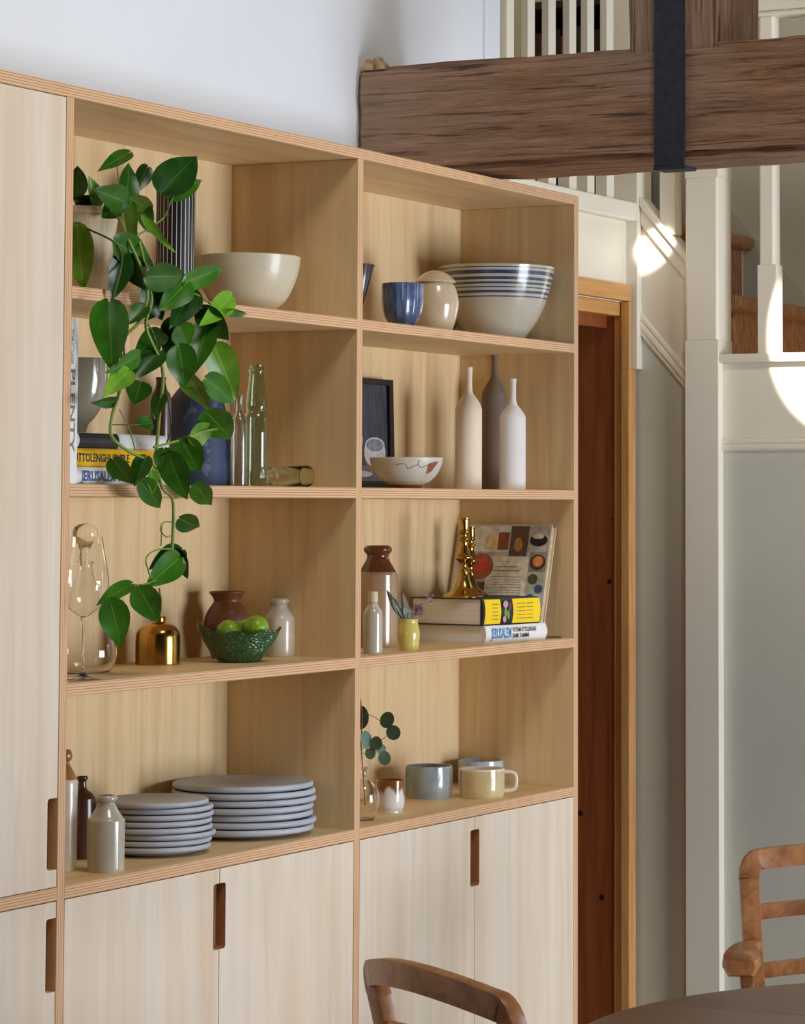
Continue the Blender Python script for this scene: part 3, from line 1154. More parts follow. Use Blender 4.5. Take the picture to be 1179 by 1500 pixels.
# little tumbler lying on its side
p, vb, k = stand(398, 0.115, Z2)
tum = thing('glass_tumbler', 'small pale green glass tumbler lying on its side', 'glass', p)
m = MB()
rr, ln = 15.5 / k, 66 / k / 0.9
pr = [(0, 0), (rr * 0.86, 0), (rr * 0.92, 0.002), (rr * 0.97, ln * 0.5), (rr, ln * 0.98), (rr * 0.985, ln), (rr * 0.965, ln * 0.98), (rr * 0.93, ln * 0.5), (rr * 0.88, 0.003), (0, 0.003)]
m.lathe(pr, 0, 0, 40)
ax = Matrix.Translation(p + Vector((0, 0, rr))) @ Matrix.Rotation(-0.25, 4, 'Z') @ Matrix.Rotation(PI / 2, 4, 'X') @ Matrix.Rotation(0, 4, 'Y')
m.v = [ax @ q for q in m.v]
m.build('body', pale_gl, tum, smooth=60)

# --- top shelf, first bay
def mk_striped():
    m, nt, bs = new_mat('black with fine white stripes')
    tc = N(nt, 'ShaderNodeTexCoord')
    sp = N(nt, 'ShaderNodeSeparateXYZ')
    nt.links.new(tc.outputs['Object'], sp.inputs[0])
    at = N(nt, 'ShaderNodeMath', operation='ARCTAN2')
    nt.links.new(sp.outputs[1], at.inputs[0])
    nt.links.new(sp.outputs[0], at.inputs[1])
    mu = N(nt, 'ShaderNodeMath', operation='MULTIPLY')
    nt.links.new(at.outputs[0], mu.inputs[0])
    mu.inputs[1].default_value = 27
    si = N(nt, 'ShaderNodeMath', operation='SINE')
    nt.links.new(mu.outputs[0], si.inputs[0])
    nt.links.new(ramp(nt, si.outputs[0], [(0.84, lin((18, 18, 26))), (0.93, lin((222, 216, 220)))]), bs.inputs['Base Color'])
    bs.inputs['Roughness'].default_value = 0.4
    return m


vessel('striped_vase', 'black cylindrical vase with fine white vertical stripes behind the pothos', 'vase', 256, 0.17, Z1,
       [(28, 'B'), (28.5, 'B'), (28.5, 400), (28.5, 300), (28.5, 274)], [mk_striped()], wall=2.5, smooth_n=1)
speck_m = speckled('speckled cream stoneware', (206, 196, 172), (120, 104, 84), 420, 0.67, 0.35, 0.05, 0.2)
vessel('serving_bowl', 'large speckled cream bowl beside the pothos on the top shelf', 'bowl', 362, 0.14, Z1,
       [(32, 'B'), (36, 'B'), (40, 455), (56, 440), (68, 418), (74.5, 397), (77.5, 377)], [speck_m], wall=3.5)

# --- top shelf, second bay
blk_gl = plain('dark pewter glaze', (44, 46, 50), 0.2, coat=0.5)
vessel('dark_goblet', 'dark flared goblet half hidden by the middle upright', 'goblet', 524, 0.12, Z1,
       [(12, 'B'), (13, 'B'), (5, 476), (4.5, 462), (8, 446), (14, 425), (20, 402), (25, 388)], [blk_gl], wall=2)
def mk_bluecup():
    m, nt, bs = new_mat('mottled blue glaze')
    f = noise_tex(nt, coords(nt, (1, 1, 0.5)), 45, 5)
    nt.links.new(ramp(nt, f, [(0.3, lin((30, 42, 70))), (0.55, lin((78, 100, 140))), (0.8, lin((130, 150, 180)))]), bs.inputs['Base Color'])
    bs.inputs['Roughness'].default_value = 0.2
    bs.inputs['Coat Weight'].default_value = 0.5
    return m


def flute(q, p):
    d = q - p
    a = math.atan2(d.y, d.x)
    s = 1 - 0.045 * abs(math.cos(a * 7))
    return Vector((p.x + d.x * s, p.y + d.y * s, q.z))


vessel('fluted_cup', 'blue mottled fluted cup in front of the lidded pot', 'cup', 589.5, 0.07, Z1,
       [(17, 'B'), (18.5, 'B'), (21, 474), (27, 462), (30.5, 445), (31, 430), (31.2, 416)], [mk_bluecup()], wall=2.5, seg=112, fn=flute)
beige = speckled('warm beige glaze', (196, 178, 152), (184, 164, 136), 200, 0.6, 0.22, 0.05, 0.6)
t, p, vb, k = vessel('lidded_pot', 'round beige lidded pot between the blue cup and striped bowl', 'pot', 637.5, 0.115, Z1,
                     [(20, 'B'), (22, 'B'), (29, 473), (34, 452), (34, 438), (30, 422), (26.5, 416), (26, 414.5)], [beige])
m = MB()
pr = catmull([(29.5, 414.3), (30, 412.5), (26, 408), (18, 401), (9, 397), (3, 396)], 4)
m.lathe([(0, p.z + (vb - 414.3) / k)] + [(r / k, p.z + (vb - v) / k) for r, v in pr] + [(0, p.z + (vb - 395.8) / k)], p.x, p.y, 48)
m.build('lid', beige, t, smooth=50)
pale = speckled('pale grey stoneware glaze', (196, 190, 174), (184, 176, 160), 260, 0.6, 0.25, 0.04, 0.5)
navy = plain('navy brushed bands', (50, 72, 106), 0.25, var=0.15, vscale=30, coat=0.5)
vessel('striped_bowl', 'large pale bowl with navy bands around the rim', 'bowl', 727, 0.145, Z1,
       [(34, 'B'), (38, 'B'), (46, 490), (60, 470), (71, 447), (79, 421), (83.5, 402), (85.5, 392.5)], [pale, navy], wall=3, smooth_n=14,
       bands=[(396, 397.5, 1), (401, 406.5, 1), (411, 414.5, 1), (418, 421, 1), (424, 426.5, 1), (430, 433.5, 1), (437, 439, 1)])

# --- second shelf, second bay
vessel('slender_bottle', 'tall matt white bottle, the taller of the two pale ones', 'bottle', 686, 0.13, Z2,
       [(18, 'B'), (19.5, 'B'), (19.6, 700), (19.6, 612), (18.8, 597), (13, 585), (7, 577), (5.2, 568), (5, 555), (5.4, 543), (6, 538)],
       [plain('matt warm white', (232, 216, 196), 0.75, var=0.02)], wall=1.5)
vessel('slender_bottle', 'tall matt grey brown bottle behind the two white ones', 'bottle', 724.5, 0.20, Z2,
       [(18, 'B'), (19.2, 'B'), (19.3, 700), (19.3, 590), (18, 575), (12, 562), (7, 554), (5.4, 546), (5.2, 530), (5.4, 520), (5.8, 513)],
       [plain('matt taupe', (120, 104, 92), 0.75, var=0.03)], wall=1.5)
vessel('slender_bottle', 'shorter matt white bottle with a cool white glaze', 'bottle', 750.5, 0.085, Z2,
       [(18, 'B'), (19.2, 'B'), (19.3, 700), (19.3, 622), (18.2, 609), (12, 599), (7, 593), (5.2, 585), (5, 570), (5.2, 560), (5.8, 555)],
       [plain('matt cool white', (226, 222, 222), 0.7, var=0.02)], wall=1.5)


def mk_crackle():
    m, nt, bs = new_mat('pale glaze with rust cracks')
    n1 = noise_tex(nt, coords(nt), 22, 4, 0.6, 1.5)
    base = ramp(nt, noise_tex(nt, coords(nt), 9, 3), [(0.3, lin((188, 186, 176))), (0.7, lin((214, 210, 200)))])
    ab = N(nt, 'ShaderNodeMath', operation='SUBTRACT')
    nt.links.new(n1, ab.inputs[0])
    ab.inputs[1].default_value = 0.52
    a2 = N(nt, 'ShaderNodeMath', operation='ABSOLUTE')
    nt.links.new(ab.outputs[0], a2.inputs[0])
    crack = ramp(nt, a2.outputs[0], [(0.0, (1, 1, 1, 1)), (0.012, (0, 0, 0, 1))])
    msk = ramp(nt, noise_tex(nt, coords(nt), 8, 2), [(0.48, (0, 0, 0, 1)), (0.56, (1, 1, 1, 1))])
    mm = mix(nt, 1.0, crack, msk, 'MULTIPLY')
    nt.links.new(mix(nt, mm, base, lin((140, 70, 42))), bs.inputs['Base Color'])
    bs.inputs['Roughness'].default_value = 0.35
    return m


t, pb, vbb, kb = vessel('small_bowl', 'small pale bowl with rust coloured cracks in front of the painting', 'bowl', 595, 0.095, Z2,
                        [(21, 'B'), (22, 'B'), (25, 710), (35, 704.5), (44, 696), (49.5, 686.5), (52.5, 678), (53.8, 671)], [plain('pale crackle glaze', (198, 196, 186), 0.35, var=0.06, vscale=14), plain('bare rust clay', (138, 74, 48), 0.8)], wall=2, bands=[(710.5, 720, 1)])
BOWL_P = [(671, 53.8), (678, 52.5), (686.5, 49.5), (696, 44), (704.5, 35)]


def on_bowl(u, v, lift=0.0008):
    """point on the outside of the small bowl seen at column u, row v"""
    for (va, ra), (vb_, rb) in zip(BOWL_P, BOWL_P[1:]):
        if va <= v <= vb_:
            r_ = ra + (rb - ra) * (v - va) / (vb_ - va)
    a_ = math.asin(max(-0.99, min(0.99, (u - 595) / r_)))
    d_ = RGT * math.sin(a_) + Vector((-FWD.x, -FWD.y, 0)).normalized() * math.cos(a_)
    return Vector((pb.x, pb.y, pb.z + (vbb - v) / kb)) + d_ * (r_ / kb + lift)


rust = plain('rust clay', (142, 76, 50), 0.8)
rp = MB()
quad = [((630.5, 679.5), (628.5, 684), (627, 690), (625.5, 695)), ((637, 677.5), (635, 682), (633, 687.5), (629, 693.5)), ((643, 676), (641, 680), (637.5, 685), (633, 691))]
vs = [on_bowl(*q_) for row in quad for q_ in row]
rp.add(vs, [(r_ * 4 + c_, r_ * 4 + c_ + 1, r_ * 4 + c_ + 5, r_ * 4 + c_ + 4) for r_ in (0, 1) for c_ in (0, 1, 2)])
part_label(rp.build('bare_patch', rust, t, smooth=80), 'rust coloured bare clay patch')
for path in (((584, 681.5), (590, 680), (597, 680.5), (601, 688), (604, 685.5), (607, 684.5), (610, 682.7), (615, 681.5), (616, 678), (617.5, 675)), ((615, 681.5), (618, 684.5), (620.7, 685.6), (624, 683.5), (630, 681.5))):
    m = MB()
    m.tube([on_bowl(*q_, lift=0.0002) for q_ in path], 0.00075, 6)
    part_label(m.build('crack', rust, t), 'rust brown crack')

# the framed still life leaning at the back
fx1 = 1.534
fx0 = 1.20
fr = thing('framed_painting', 'black framed dark still life painting of cups leaning at the back', 'painting', (1.37, 0.262, Z2))
Rf = Matrix.Translation((0, 0.272, Z2)) @ Matrix.Rotation(math.radians(-1.5), 4, 'X') @ Matrix.Translation((0, 0, 0))
fh, fw = 0.234, 0.0165
m = MB()
m.box(fx0, fx1, -0.018, 0.0, 0, fw, M4=Rf)
m.box(fx0, fx1, -0.018, 0.0, fh - fw * 0.75, fh, M4=Rf)
m.box(fx0, fx0 + fw, -0.018, 0.0, fw, fh - fw * 0.75, M4=Rf)
m.box(fx1 - fw, fx1, -0.018, 0.0, fw, fh - fw * 0.75, M4=Rf)
m.build('frame', plain('black frame', (24, 22, 22), 0.45), fr, 0.0008)
m = MB()
m.box(fx0 + fw, fx1 - fw, -0.010, -0.002, fw, fh - fw * 0.75, M4=Rf)
cv = wood('painted dark ground', (42, 44, 52), (74, 76, 86), (14, 14, 3), 0.6, nscale=6)
canvas = m.build('canvas', cv, fr)
def ell(cx, cz, rx, rz, yy, n=28, a0=0, a1=2 * PI, inner=0.0):
    m2 = MB()
    out = [Rf @ Vector((cx + rx * math.cos(a0 + (a1 - a0) * i / n), yy, cz + rz * math.sin(a0 + (a1 - a0) * i / n))) for i in range(n + 1)]
    if inner:
        inn = [Rf @ Vector((cx + rx * inner * math.cos(a0 + (a1 - a0) * i / n), yy, cz + rz * inner * math.sin(a0 + (a1 - a0) * i / n))) for i in range(n + 1)]
        m2.add(out + inn, [[i, i + 1, n + 2 + i, n + 1 + i] for i in range(n)])
    else:
        m2.add(out[:-1], [list(range(n))])
    return m2


pw = plain('painted cup white', (190, 186, 180), 0.6, var=0.12, vscale=60)
pgy = plain('painted cup grey', (112, 116, 126), 0.6, var=0.2, vscale=60)
pbr = plain('painted cup brown', (134, 84, 58), 0.6, var=0.15, vscale=60)
ground = plain('painted table grey', (104, 102, 104), 0.6, var=0.2, vscale=40)
m = MB()
m.add([Rf @ Vector(q) for q in ((fx0 + fw, -0.0103, fw), (fx1 - fw, -0.0103, fw), (fx1 - fw, -0.0103, 0.052), (fx0 + fw, -0.0103, 0.047))], [(0, 1, 2, 3)])
m.build('painted_table', ground, canvas)
for cx, cz, s in ((1.462, 0.078, 1.0), (1.378, 0.104, 0.75), (1.29, 0.075, 0.9)):
    ell(cx, cz - 0.006 * s, 0.045 * s, 0.034 * s, -0.0106).build('painted_cup', pbr, canvas)
    ell(cx, cz, 0.045 * s, 0.032 * s, -0.0108).build('painted_cup', pw, canvas)
    ell(cx, cz + 0.016 * s, 0.041 * s, 0.016 * s, -0.0110).build('painted_cup', pw, canvas)
    ell(cx, cz + 0.015 * s, 0.036 * s, 0.0135 * s, -0.0112).build('painted_cup', pgy, canvas)
ell(1.40, 0.032, 0.05, 0.007, -0.0108).build('painted_spoon', pw, canvas)

# --- third shelf, second bay
vessel('stoneware_jar', 'two tone jar with treacle brown shoulder against the middle upright', 'jar', 552.5, 0.185, Z3,
       [(26, 'B'), (29, 'B'), (30, 935), (30, 850), (28.5, 841), (22, 829), (17, 820), (16, 814), (19, 810), (21, 806), (20, 802), (18, 800.5)],
       [plain('buff stoneware', (170, 142, 112), 0.2, var=0.05, coat=0.6), brown_gl], wall=3, bands=[(700, 838.5, 1)], smooth_n=8)
t, p, vb, k = vessel('stoneware_bottle', 'small grey bottle with cream cap in front of the two tone jar', 'bottle', 546, 0.05, Z3,
                     [(12.5, 'B'), (14, 'B'), (14.2, 940), (14.2, 902), (12.5, 895), (7.5, 887), (6.3, 882)], [plain('pale grey stoneware', (182, 174, 160), 0.22, coat=0.6)])
m = MB()
pr = [(5.5, 882), (7.2, 882), (7.4, 880), (7.2, 870), (6.6, 867), (0, 866.5)]
m.lathe([(0, p.z + (vb - 882) / k)] + [(r / k, p.z + (vb - v) / k) for r, v in pr], p.x, p.y, 32)
m.build('cap', plain('cream cap', (206, 190, 160), 0.5), t, smooth=40)
yel = plain('pale yellow glaze', (206, 192, 104), 0.22, var=0.04, coat=0.6)
t, pv, vbv, kv = vessel('bud_vase', 'tiny pale yellow vase with dried flowers before the cookbooks', 'vase', 598.5, 0.055, Z3,
                        [(12.5, 'B'), (13.5, 'B'), (15.5, 940), (16.5, 929), (15, 919), (13.3, 912), (14, 907)], [yel], wall=2)
fl = thing('dried_flowers', 'grey leaves and a mauve dried flower head in the yellow vase', 'dried flowers', pv + Vector((0, 0, 0.02)))
top = pv + Vector((0, 0, (vbv - 908) / kv))


def ip(du, dv, dy=0.0):
    return pv + RGT * (du / kv) + Vector((0, 0, (vbv - dv) / kv)) + Vector((0, dy, 0))


sage = plain('dried sage leaf', (126, 136, 128), 0.8, var=0.2, vscale=80)
mauve = plain('dried mauve petals', (142, 104, 124), 0.85, var=0.25, vscale=120)
straw = plain('dried straw', (176, 158, 140), 0.8, var=0.2)


def blade(mb_, a, b, wide, nrm, n=7, curl=0.0):
    a, b = Vector(a), Vector(b)
    ax = b - a
    sd = ax.normalized().cross(Vector(nrm).normalized()).normalized()
    up = sd.cross(ax.normalized())
    vs, fs = [], []
    for i in range(n + 1):
        t_ = i / n
        w = wide * math.sin(PI * min(1, 0.08 + 0.92 * t_)) ** 0.7 * 0.5
        c = a + ax * t_ + up * (curl * math.sin(PI * t_))
        vs += [c - sd * w + up * w * 0.3, c, c + sd * w + up * w * 0.3]
    for i in range(n):
        for j in (0, 1):
            q = i * 3 + j
            fs.append((q, q + 1, q + 4, q + 3))
    mb_.add(vs, fs)


CAMD = Vector((-FWD.x, -FWD.y, 0.1)).normalized()
for (a, b, w) in (((-2, 912), (-31, 864), 11), ((0, 911), (-24, 880), 12), ((2, 911), (-10, 884), 13), ((-3, 912), (-30, 874), 12), ((4, 912), (-14, 868), 8), ((2, 912), (6, 890), 8)):
    m = MB()
    blade(m, ip(a[0], a[1], 0.002), ip(b[0], b[1], random.uniform(-.01, .01)), w / kv, CAMD + Vector((random.uniform(-.6, .6), random.uniform(-.6, .6), random.uniform(-.4, .6))), curl=0.004)
    m.build('leaf', sage, fl, smooth=80)
for q_, r_ in (((ip(2, 925), ip(8, 908), ip(14, 893)), 0.0008), ((ip(4, 925), ip(16, 900), ip(30, 880), ip(27, 873)), 0.0006), ((ip(-2, 925), ip(-6, 905), ip(-16, 885)), 0.0009)):
    m = MB()
    m.tube(list(q_), r_, 6)
    m.build('stem', straw, fl)
m = MB()
for i in range(90):
    d = Vector((random.gauss(0, 1), random.gauss(0, 1), random.gauss(0, 1))).normalized()
    c = ip(15 + random.uniform(-6, 6), 893 + random.uniform(-6, 8))
    blade(m, c, c + d * random.uniform(0.007, 0.013), 0.0022, d.orthogonal(), n=3)
m.build('flower_head', mauve, fl)
m = MB()
for i in range(40):
    c = ip(31 + random.uniform(-5, 5), 879 + random.uniform(-6, 6))
    d = Vector((random.gauss(0, 1), random.gauss(0, 1), random.gauss(0, 1))).normalized()
    blade(m, c, c + d * 0.005, 0.0012, d.orthogonal(), n=3)
m.build('flower_head', plain('dried grey florets', (176, 160, 166), 0.8), fl)

# books lying on the shelf
ang = math.radians(-9)
bl = hit(711, 937, Y=0.062)
o, R = book_box('white cookbook with blue lettering lying under the yellow banded book', (bl.x, 0.062, Z3), 0.222, 0.19, 0.0355, ang, white_c)
title(o, R, [('JERUSALEM', 0.018, 0.009, 0.0215, 0.072, plain('bright blue print', (62, 132, 190), 0.5)),
             ('YOTAM OTTOLENGHI', 0.094, 0.0205, 0.0095, 0.086, ink_blk), ('SAMI TAMIMI', 0.094, 0.008, 0.0095, 0.060, ink_blk)])
m = MB()
q0 = R @ Vector((0.222, 0.02, 0.004))
m.sweep([q0, q0 + Vector((0.02, -0.012, -0.0005)), q0 + Vector((0.045, -0.03, -0.001))], [(-0.004, -0.0012), (0.004, -0.0012), (0.004, 0.0012), (-0.004, 0.0012)], Vector((0, 0, 1)))
m.build('ribbon', plain('navy ribbon', (28, 30, 44), 0.8), o)
navyc = plain('black book cloth', (30, 32, 36), 0.5)
o, R = book_box('thick black and yellow cookbook lying under the brass candlesticks', tuple(Vector((bl.x, 0.062, Z3 + 0.0358)) + Matrix.Rotation(ang, 3, 'Z') @ Vector((-0.004, 0.004, 0))),
                0.206, 0.195, 0.058, ang, navyc, t=0.0025)
ZB = Z3 + 0.0358 + 0.058
ysp = plain('yellow spine paper', (248, 212, 22), 0.4, var=0.02)
Hh = 0.058
spn = [(0.0015, Hh * 0.05), (0.0002, Hh * 0.12), (-0.0021, Hh * 0.35), (-0.0026, Hh * 0.5), (-0.0021, Hh * 0.65), (0.0002, Hh * 0.88), (0.0015, Hh * 0.95), (0.004, Hh * 0.95), (0.004, Hh * 0.05)]
for xa, xb in ((0.006, 0.062), (0.106, 0.2055)):
    mm = MB()
    mm.prism(spn, 'x', xa, xb)
    m = MB()
    m.add([R @ v for v in mm.v], mm.f)
    part_label(m.build('spine_panel', ysp, o), 'bright yellow spine panel')
rad_g, rad_p = plain('printed green leaf', (120, 160, 70), 0.5), plain('printed pink root', (196, 150, 156), 0.5)
for (x, z, w, hh, mt) in ((0.078, 0.044, 0.018, 0.016, rad_p), (0.078, 0.026, 0.010, 0.022, rad_g), (0.088, 0.022, 0.008, 0.020, rad_g), (0.074, 0.012, 0.012, 0.014, rad_p), (0.094, 0.040, 0.008, 0.02, plain('printed purple root', (110, 70, 84), 0.5))):
    m = MB()
    m.add([R @ Vector((x + w * 0.5 * math.cos(2 * PI * i / 12), -0.0024 - 0.0004, z + hh * 0.5 * math.sin(2 * PI * i / 12))) for i in range(12)], [list(range(12))])
    m.build('spine_print', mt, o)
olive = plain('olive print', (150, 128, 30), 0.5)
for x0, x1 in ((0.030, 0.052), (0.118, 0.150), (0.154, 0.178)):
    dots = MB()
    for zz in (0.012, 0.020, 0.028, 0.036, 0.044):
        dots.add([R @ Vector(q) for q in ((x0, -0.0030, zz), (x1, -0.0030, zz), (x1, -0.0030, zz + 0.0016), (x0, -0.0030, zz + 0.0016))], [(0, 1, 2, 3)])
    dots.build('spine_text', olive, o)

# brass candlesticks on the books
cand_b = plain('polished brass', (188, 152, 84), 0.2, 1.0, 0.06, 20)


def candlestick(u, Y, s, label):
    p, vb, k = stand(u, Y, ZB)
    pr = [(30, 0), (30.5, 2), (27, 6), (22, 9), (15, 16), (11, 26), (9, 34), (7.5, 40), (8, 44), (5.5, 48), (5, 55), (8, 61), (12.5, 65), (13, 69), (9.5, 73), (8, 80), (6.5, 88), (7, 94), (9, 97),
          (9, 99), (6.2, 101), (6, 106), (9, 109), (9.5, 111), (8.2, 113), (8.2, 130), (9.4, 132), (9.6, 133.5), (6.5, 133.5), (6.3, 118), (0, 117)]
    pm = catmull([(r, v) for r, v in pr[:-3]], 4) + pr[-3:]
    o = thing('candlestick', label, 'candlestick', p)
    m = MB()
    m.lathe([(0, p.z)] + [(r * s / k, p.z + v * s / k * 0.87) for r, v in pm], p.x, p.y, 40)
    m.build('stem', cand_b, o, smooth=45)
    return o


candlestick(679, 0.135, 1.0, 'turned brass candlestick standing nearer the book edge')
candlestick(688.5, 0.20, 0.86, 'shorter brass candlestick tucked behind the front one')

# leaning cookbook with photographs on its back cover
ck = thing('cookbook', 'cookbook with a grid of food photographs leaning against the side panel', 'book', (1.82, 0.15, Z3))
cw, chh, cth = 0.205, 0.258, 0.022
lean = math.radians(15.5)
# local: x = thickness towards +X, y = width, z = height ; cover faces -X
Rc = Matrix.Translation((1.793, 0.042, Z3)) @ Matrix.Rotation(lean, 4, 'Y')
m = MB()
m.box(0, 0.0025, 0, cw, 0, chh, M4=Rc)
m.box(cth - 0.0025, cth, 0, cw, 0, chh, M4=Rc)
m.box(0, cth, cw - 0.003, cw, 0, chh, M4=Rc)
m.build('cover', plain('glossy printed cover', (214, 204, 192), 0.3, var=0.05), ck)
m = MB()
m.box(0.003, cth - 0.003, 0.004, cw - 0.004, 0.003, chh - 0.003, M4=Rc)
m.build('pages', wood('gilt page edges', (190, 150, 90), (232, 206, 150), (1, 1, 30), 0.5, nscale=6), ck)


def patch(y0, y1, z0, z1, mat, dx=-0.0004, nm='photo_panel'):
    mm = MB()
    mm.add([Rc @ Vector(q) for q in ((dx, y0, z0), (dx, y1, z0), (dx, y1, z1), (dx, y0, z1))], [(0, 1, 2, 3)])
    return mm.build(nm, mat, ck)


def disc(y, z, ry, rz, mat, dx=-0.0008, n=24, nm='photo_panel'):
    mm = MB()
    mm.add([Rc @ Vector((dx, y + ry * math.cos(2 * PI * i / n), z + rz * math.sin(2 * PI * i / n))) for i in range(n)], [list(range(n))])
    return mm.build(nm, mat, ck)


def pm_(c):
    c = tuple(min(250, int(x * 1.22 + 6)) for x in c)
    return plain('print %d %d %d' % c, c, 0.3, var=0.12, vscale=70)


W_ = cw
# image left = high y
patch(0.135, W_ - 0.004, 0.196, 0.254, pm_((186, 178, 170)))
patch(0.100, 0.134, 0.196, 0.254, pm_((196, 188, 180)))
patch(0.055, 0.099, 0.186, 0.254, pm_((78, 60, 50)))
patch(0.004, 0.054, 0.196, 0.254, pm_((150, 146, 142)))
patch(0.135, W_ - 0.004, 0.128, 0.195, pm_((150, 142, 138)))
patch(0.004, 0.046, 0.150, 0.195, pm_((120, 112, 104)))
patch(0.004, 0.046, 0.100, 0.149, pm_((150, 156, 140)))
patch(0.004, 0.046, 0.030, 0.099, pm_((170, 186, 204)))
patch(0.150, W_ - 0.004, 0.060, 0.127, pm_((64, 50, 44)))
patch(0.047, 0.149, 0.070, 0.185, pm_((196, 182, 166)), -0.0006, 'text_panel')
disc(0.142, 0.218, 0.016, 0.018, pm_((206, 170, 120)))
patch(0.102, 0.129, 0.200, 0.240, pm_((116, 62, 44)), -0.0009)
patch(0.102, 0.129, 0.240, 0.248, pm_((206, 200, 190)), -0.0009)
disc(0.029, 0.222, 0.022, 0.014, pm_((26, 24, 28)))
disc(0.030, 0.231, 0.014, 0.006, pm_((206, 186, 160)), -0.0011)
disc(0.165, 0.162, 0.032, 0.030, pm_((140, 70, 48)))
disc(0.163, 0.164, 0.018, 0.016, pm_((176, 48, 36)), -0.0011)
disc(0.025, 0.172, 0.019, 0.018, pm_((54, 44, 40)))
disc(0.024, 0.174, 0.013, 0.012, pm_((190, 112, 66)), -0.0011)
disc(0.032, 0.134, 0.012, 0.012, pm_((60, 58, 54)))
disc(0.015, 0.112, 0.010, 0.010, pm_((48, 66, 110)))
disc(0.033, 0.088, 0.012, 0.013, pm_((40, 84, 124)))
disc(0.022, 0.052, 0.015, 0.016, pm_((232, 220, 206)))
disc(0.022, 0.052, 0.012, 0.013, pm_((206, 128, 44)), -0.0011)
disc(0.078, 0.212, 0.010, 0.016, pm_((150, 110, 70)))
disc(0.180, 0.098, 0.012, 0.018, pm_((150, 140, 130)))
lines = MB()
for i in range(11):
    zz = 0.138 - i * 0.006
    lines.add([Rc @ Vector(q) for q in ((-0.0008, 0.058, zz), (-0.0008, 0.138 - (i % 3) * 0.006, zz), (-0.0008, 0.138 - (i % 3) * 0.006, zz + 0.0014), (-0.0008, 0.058, zz + 0.0014))], [(0, 1, 2, 3)])
for zz, a, b in ((0.160, 0.074, 0.122), (0.151, 0.064, 0.132), (0.171, 0.094, 0.102)):
    lines.add([Rc @ Vector(q) for q in ((-0.0008, a, zz), (-0.0008, b, zz), (-0.0008, b, zz + 0.003), (-0.0008, a, zz + 0.003))], [(0, 1, 2, 3)])
lines.build('text_lines', pm_((132, 116, 100)), ck)

# --- counter, second bay
gv_p, gvb, gk = stand(531, 0.075, ZC)
gv = thing('glass_vase', 'round clear glass bud vase beside the middle upright', 'vase', gv_p)
glass_lathe(gv, 'body', 531, [(14, 'B'), (17, 'B'), (23, 1183), (24.5, 1170), (22, 1156), (15, 1146), (8, 1140), (6, 1132), (7.5, 1124)], 1.3, clear, gv_p, gvb, gk)
eu = thing('eucalyptus_sprig', 'eucalyptus sprig with round grey green leaves in the glass vase', 'eucalyptus', gv_p + Vector((0, 0, 0.02)))


def gp(u, v, dy=0.0):
    q = gv_p + RGT * ((u - 531) / gk) + Vector((0, 0, (gvb - v) / gk)) + Vector((0, dy, 0))
    return q


m = MB()
m.tube([gp(535, 1180), gp(531, 1130), gp(528, 1090), gp(530, 1050), gp(527, 1025)], 0.0012, 6)
m.build('stem', plain('eucalyptus stem', (132, 104, 84), 0.6), eu)
eum = plain('eucalyptus leaf', (62, 88, 66), 0.55, var=0.14, vscale=30)
eum2 = plain('eucalyptus pale leaf', (98, 128, 116), 0.6, var=0.12, vscale=30)
for (u, v, rx, ry, rot, tx, mt) in ((531, 1052, 12.5, 17.5, 0, 0.3, eum), (561.5, 1055.5, 10.5, 12.5, -0.5, 0.4, eum), (571.5, 1074, 11, 11, 0.3, 0.3, eum), (532, 1085, 8, 14, 0.2, -0.4, eum2),
                                    (545.5, 1089, 8.5, 10, 0.2, 0.2, eum), (548, 1104, 8, 9.5, -0.2, 0.3, eum2), (558.5, 1098, 7.5, 7.5, 0, -0.3, eum2), (560, 1111, 9.5, 10.5, 0.2, 0.3, eum2)):
    m = MB()
    c = gp(u, v, random.uniform(-0.012, 0.012))
    up = Vector((0, 0, 1))
    sd = RGT.copy()
    nf = Vector((-FWD.x, -FWD.y, 0)).normalized()
    pts = [c]
    n = 20
    for i in range(n):
        a = 2 * PI * i / n
        x, y = rx * math.cos(a), ry * math.sin(a)
        x, y = x * math.cos(rot) - y * math.sin(rot), x * math.sin(rot) + y * math.cos(rot)
        pts.append(c + sd * (x / gk) + up * (y / gk) + nf * (0.12 * (x * x) / rx / gk + tx * x / gk))
    m.add(pts, [[0, 1 + i, 1 + (i + 1) % n] for i in range(n)])
    m.build('leaf', mt, eu, smooth=80)
twig = plain('eucalyptus twig', (140, 112, 90), 0.6)
for a, b in (((533, 1045), (558, 1058)), ((529, 1100), (543, 1078)), ((545, 1095), (565, 1080)), ((530, 1105), (556, 1098))):
    m = MB()
    m.tube([gp(*a), gp((a[0] + b[0]) / 2, (a[1] + b[1]) / 2 - 1), gp(*b)], 0.0007, 6)
    m.build('stem', twig, eu)


def mk_drip():
    m, nt, bs = new_mat('brown drip over white glaze')
    tc = N(nt, 'ShaderNodeTexCoord')
    sp = N(nt, 'ShaderNodeSeparateXYZ')
    nt.links.new(tc.outputs['Generated'], sp.inputs[0])
    f = noise_tex(nt, coords(nt, (1, 1, 0.22)), 38, 2)
    mu = N(nt, 'ShaderNodeMath', operation='MULTIPLY')
    nt.links.new(f, mu.inputs[0])
    mu.inputs[1].default_value = 1.1
    ad = N(nt, 'ShaderNodeMath', operation='ADD')
    nt.links.new(mu.outputs[0], ad.inputs[0])
    nt.links.new(sp.outputs[2], ad.inputs[1])
    col = ramp(nt, ad.outputs[0], [(0.0, lin((226, 224, 222))), (0.985, lin((214, 206, 198))), (1.0, lin((120, 72, 30)))])
    r = col.node.color_ramp
    nt.links.new(col, bs.inputs['Base Color'])
    bs.inputs['Roughness'].default_value = 0.15
    bs.inputs['Coat Weight'].default_value = 0.6
    return m


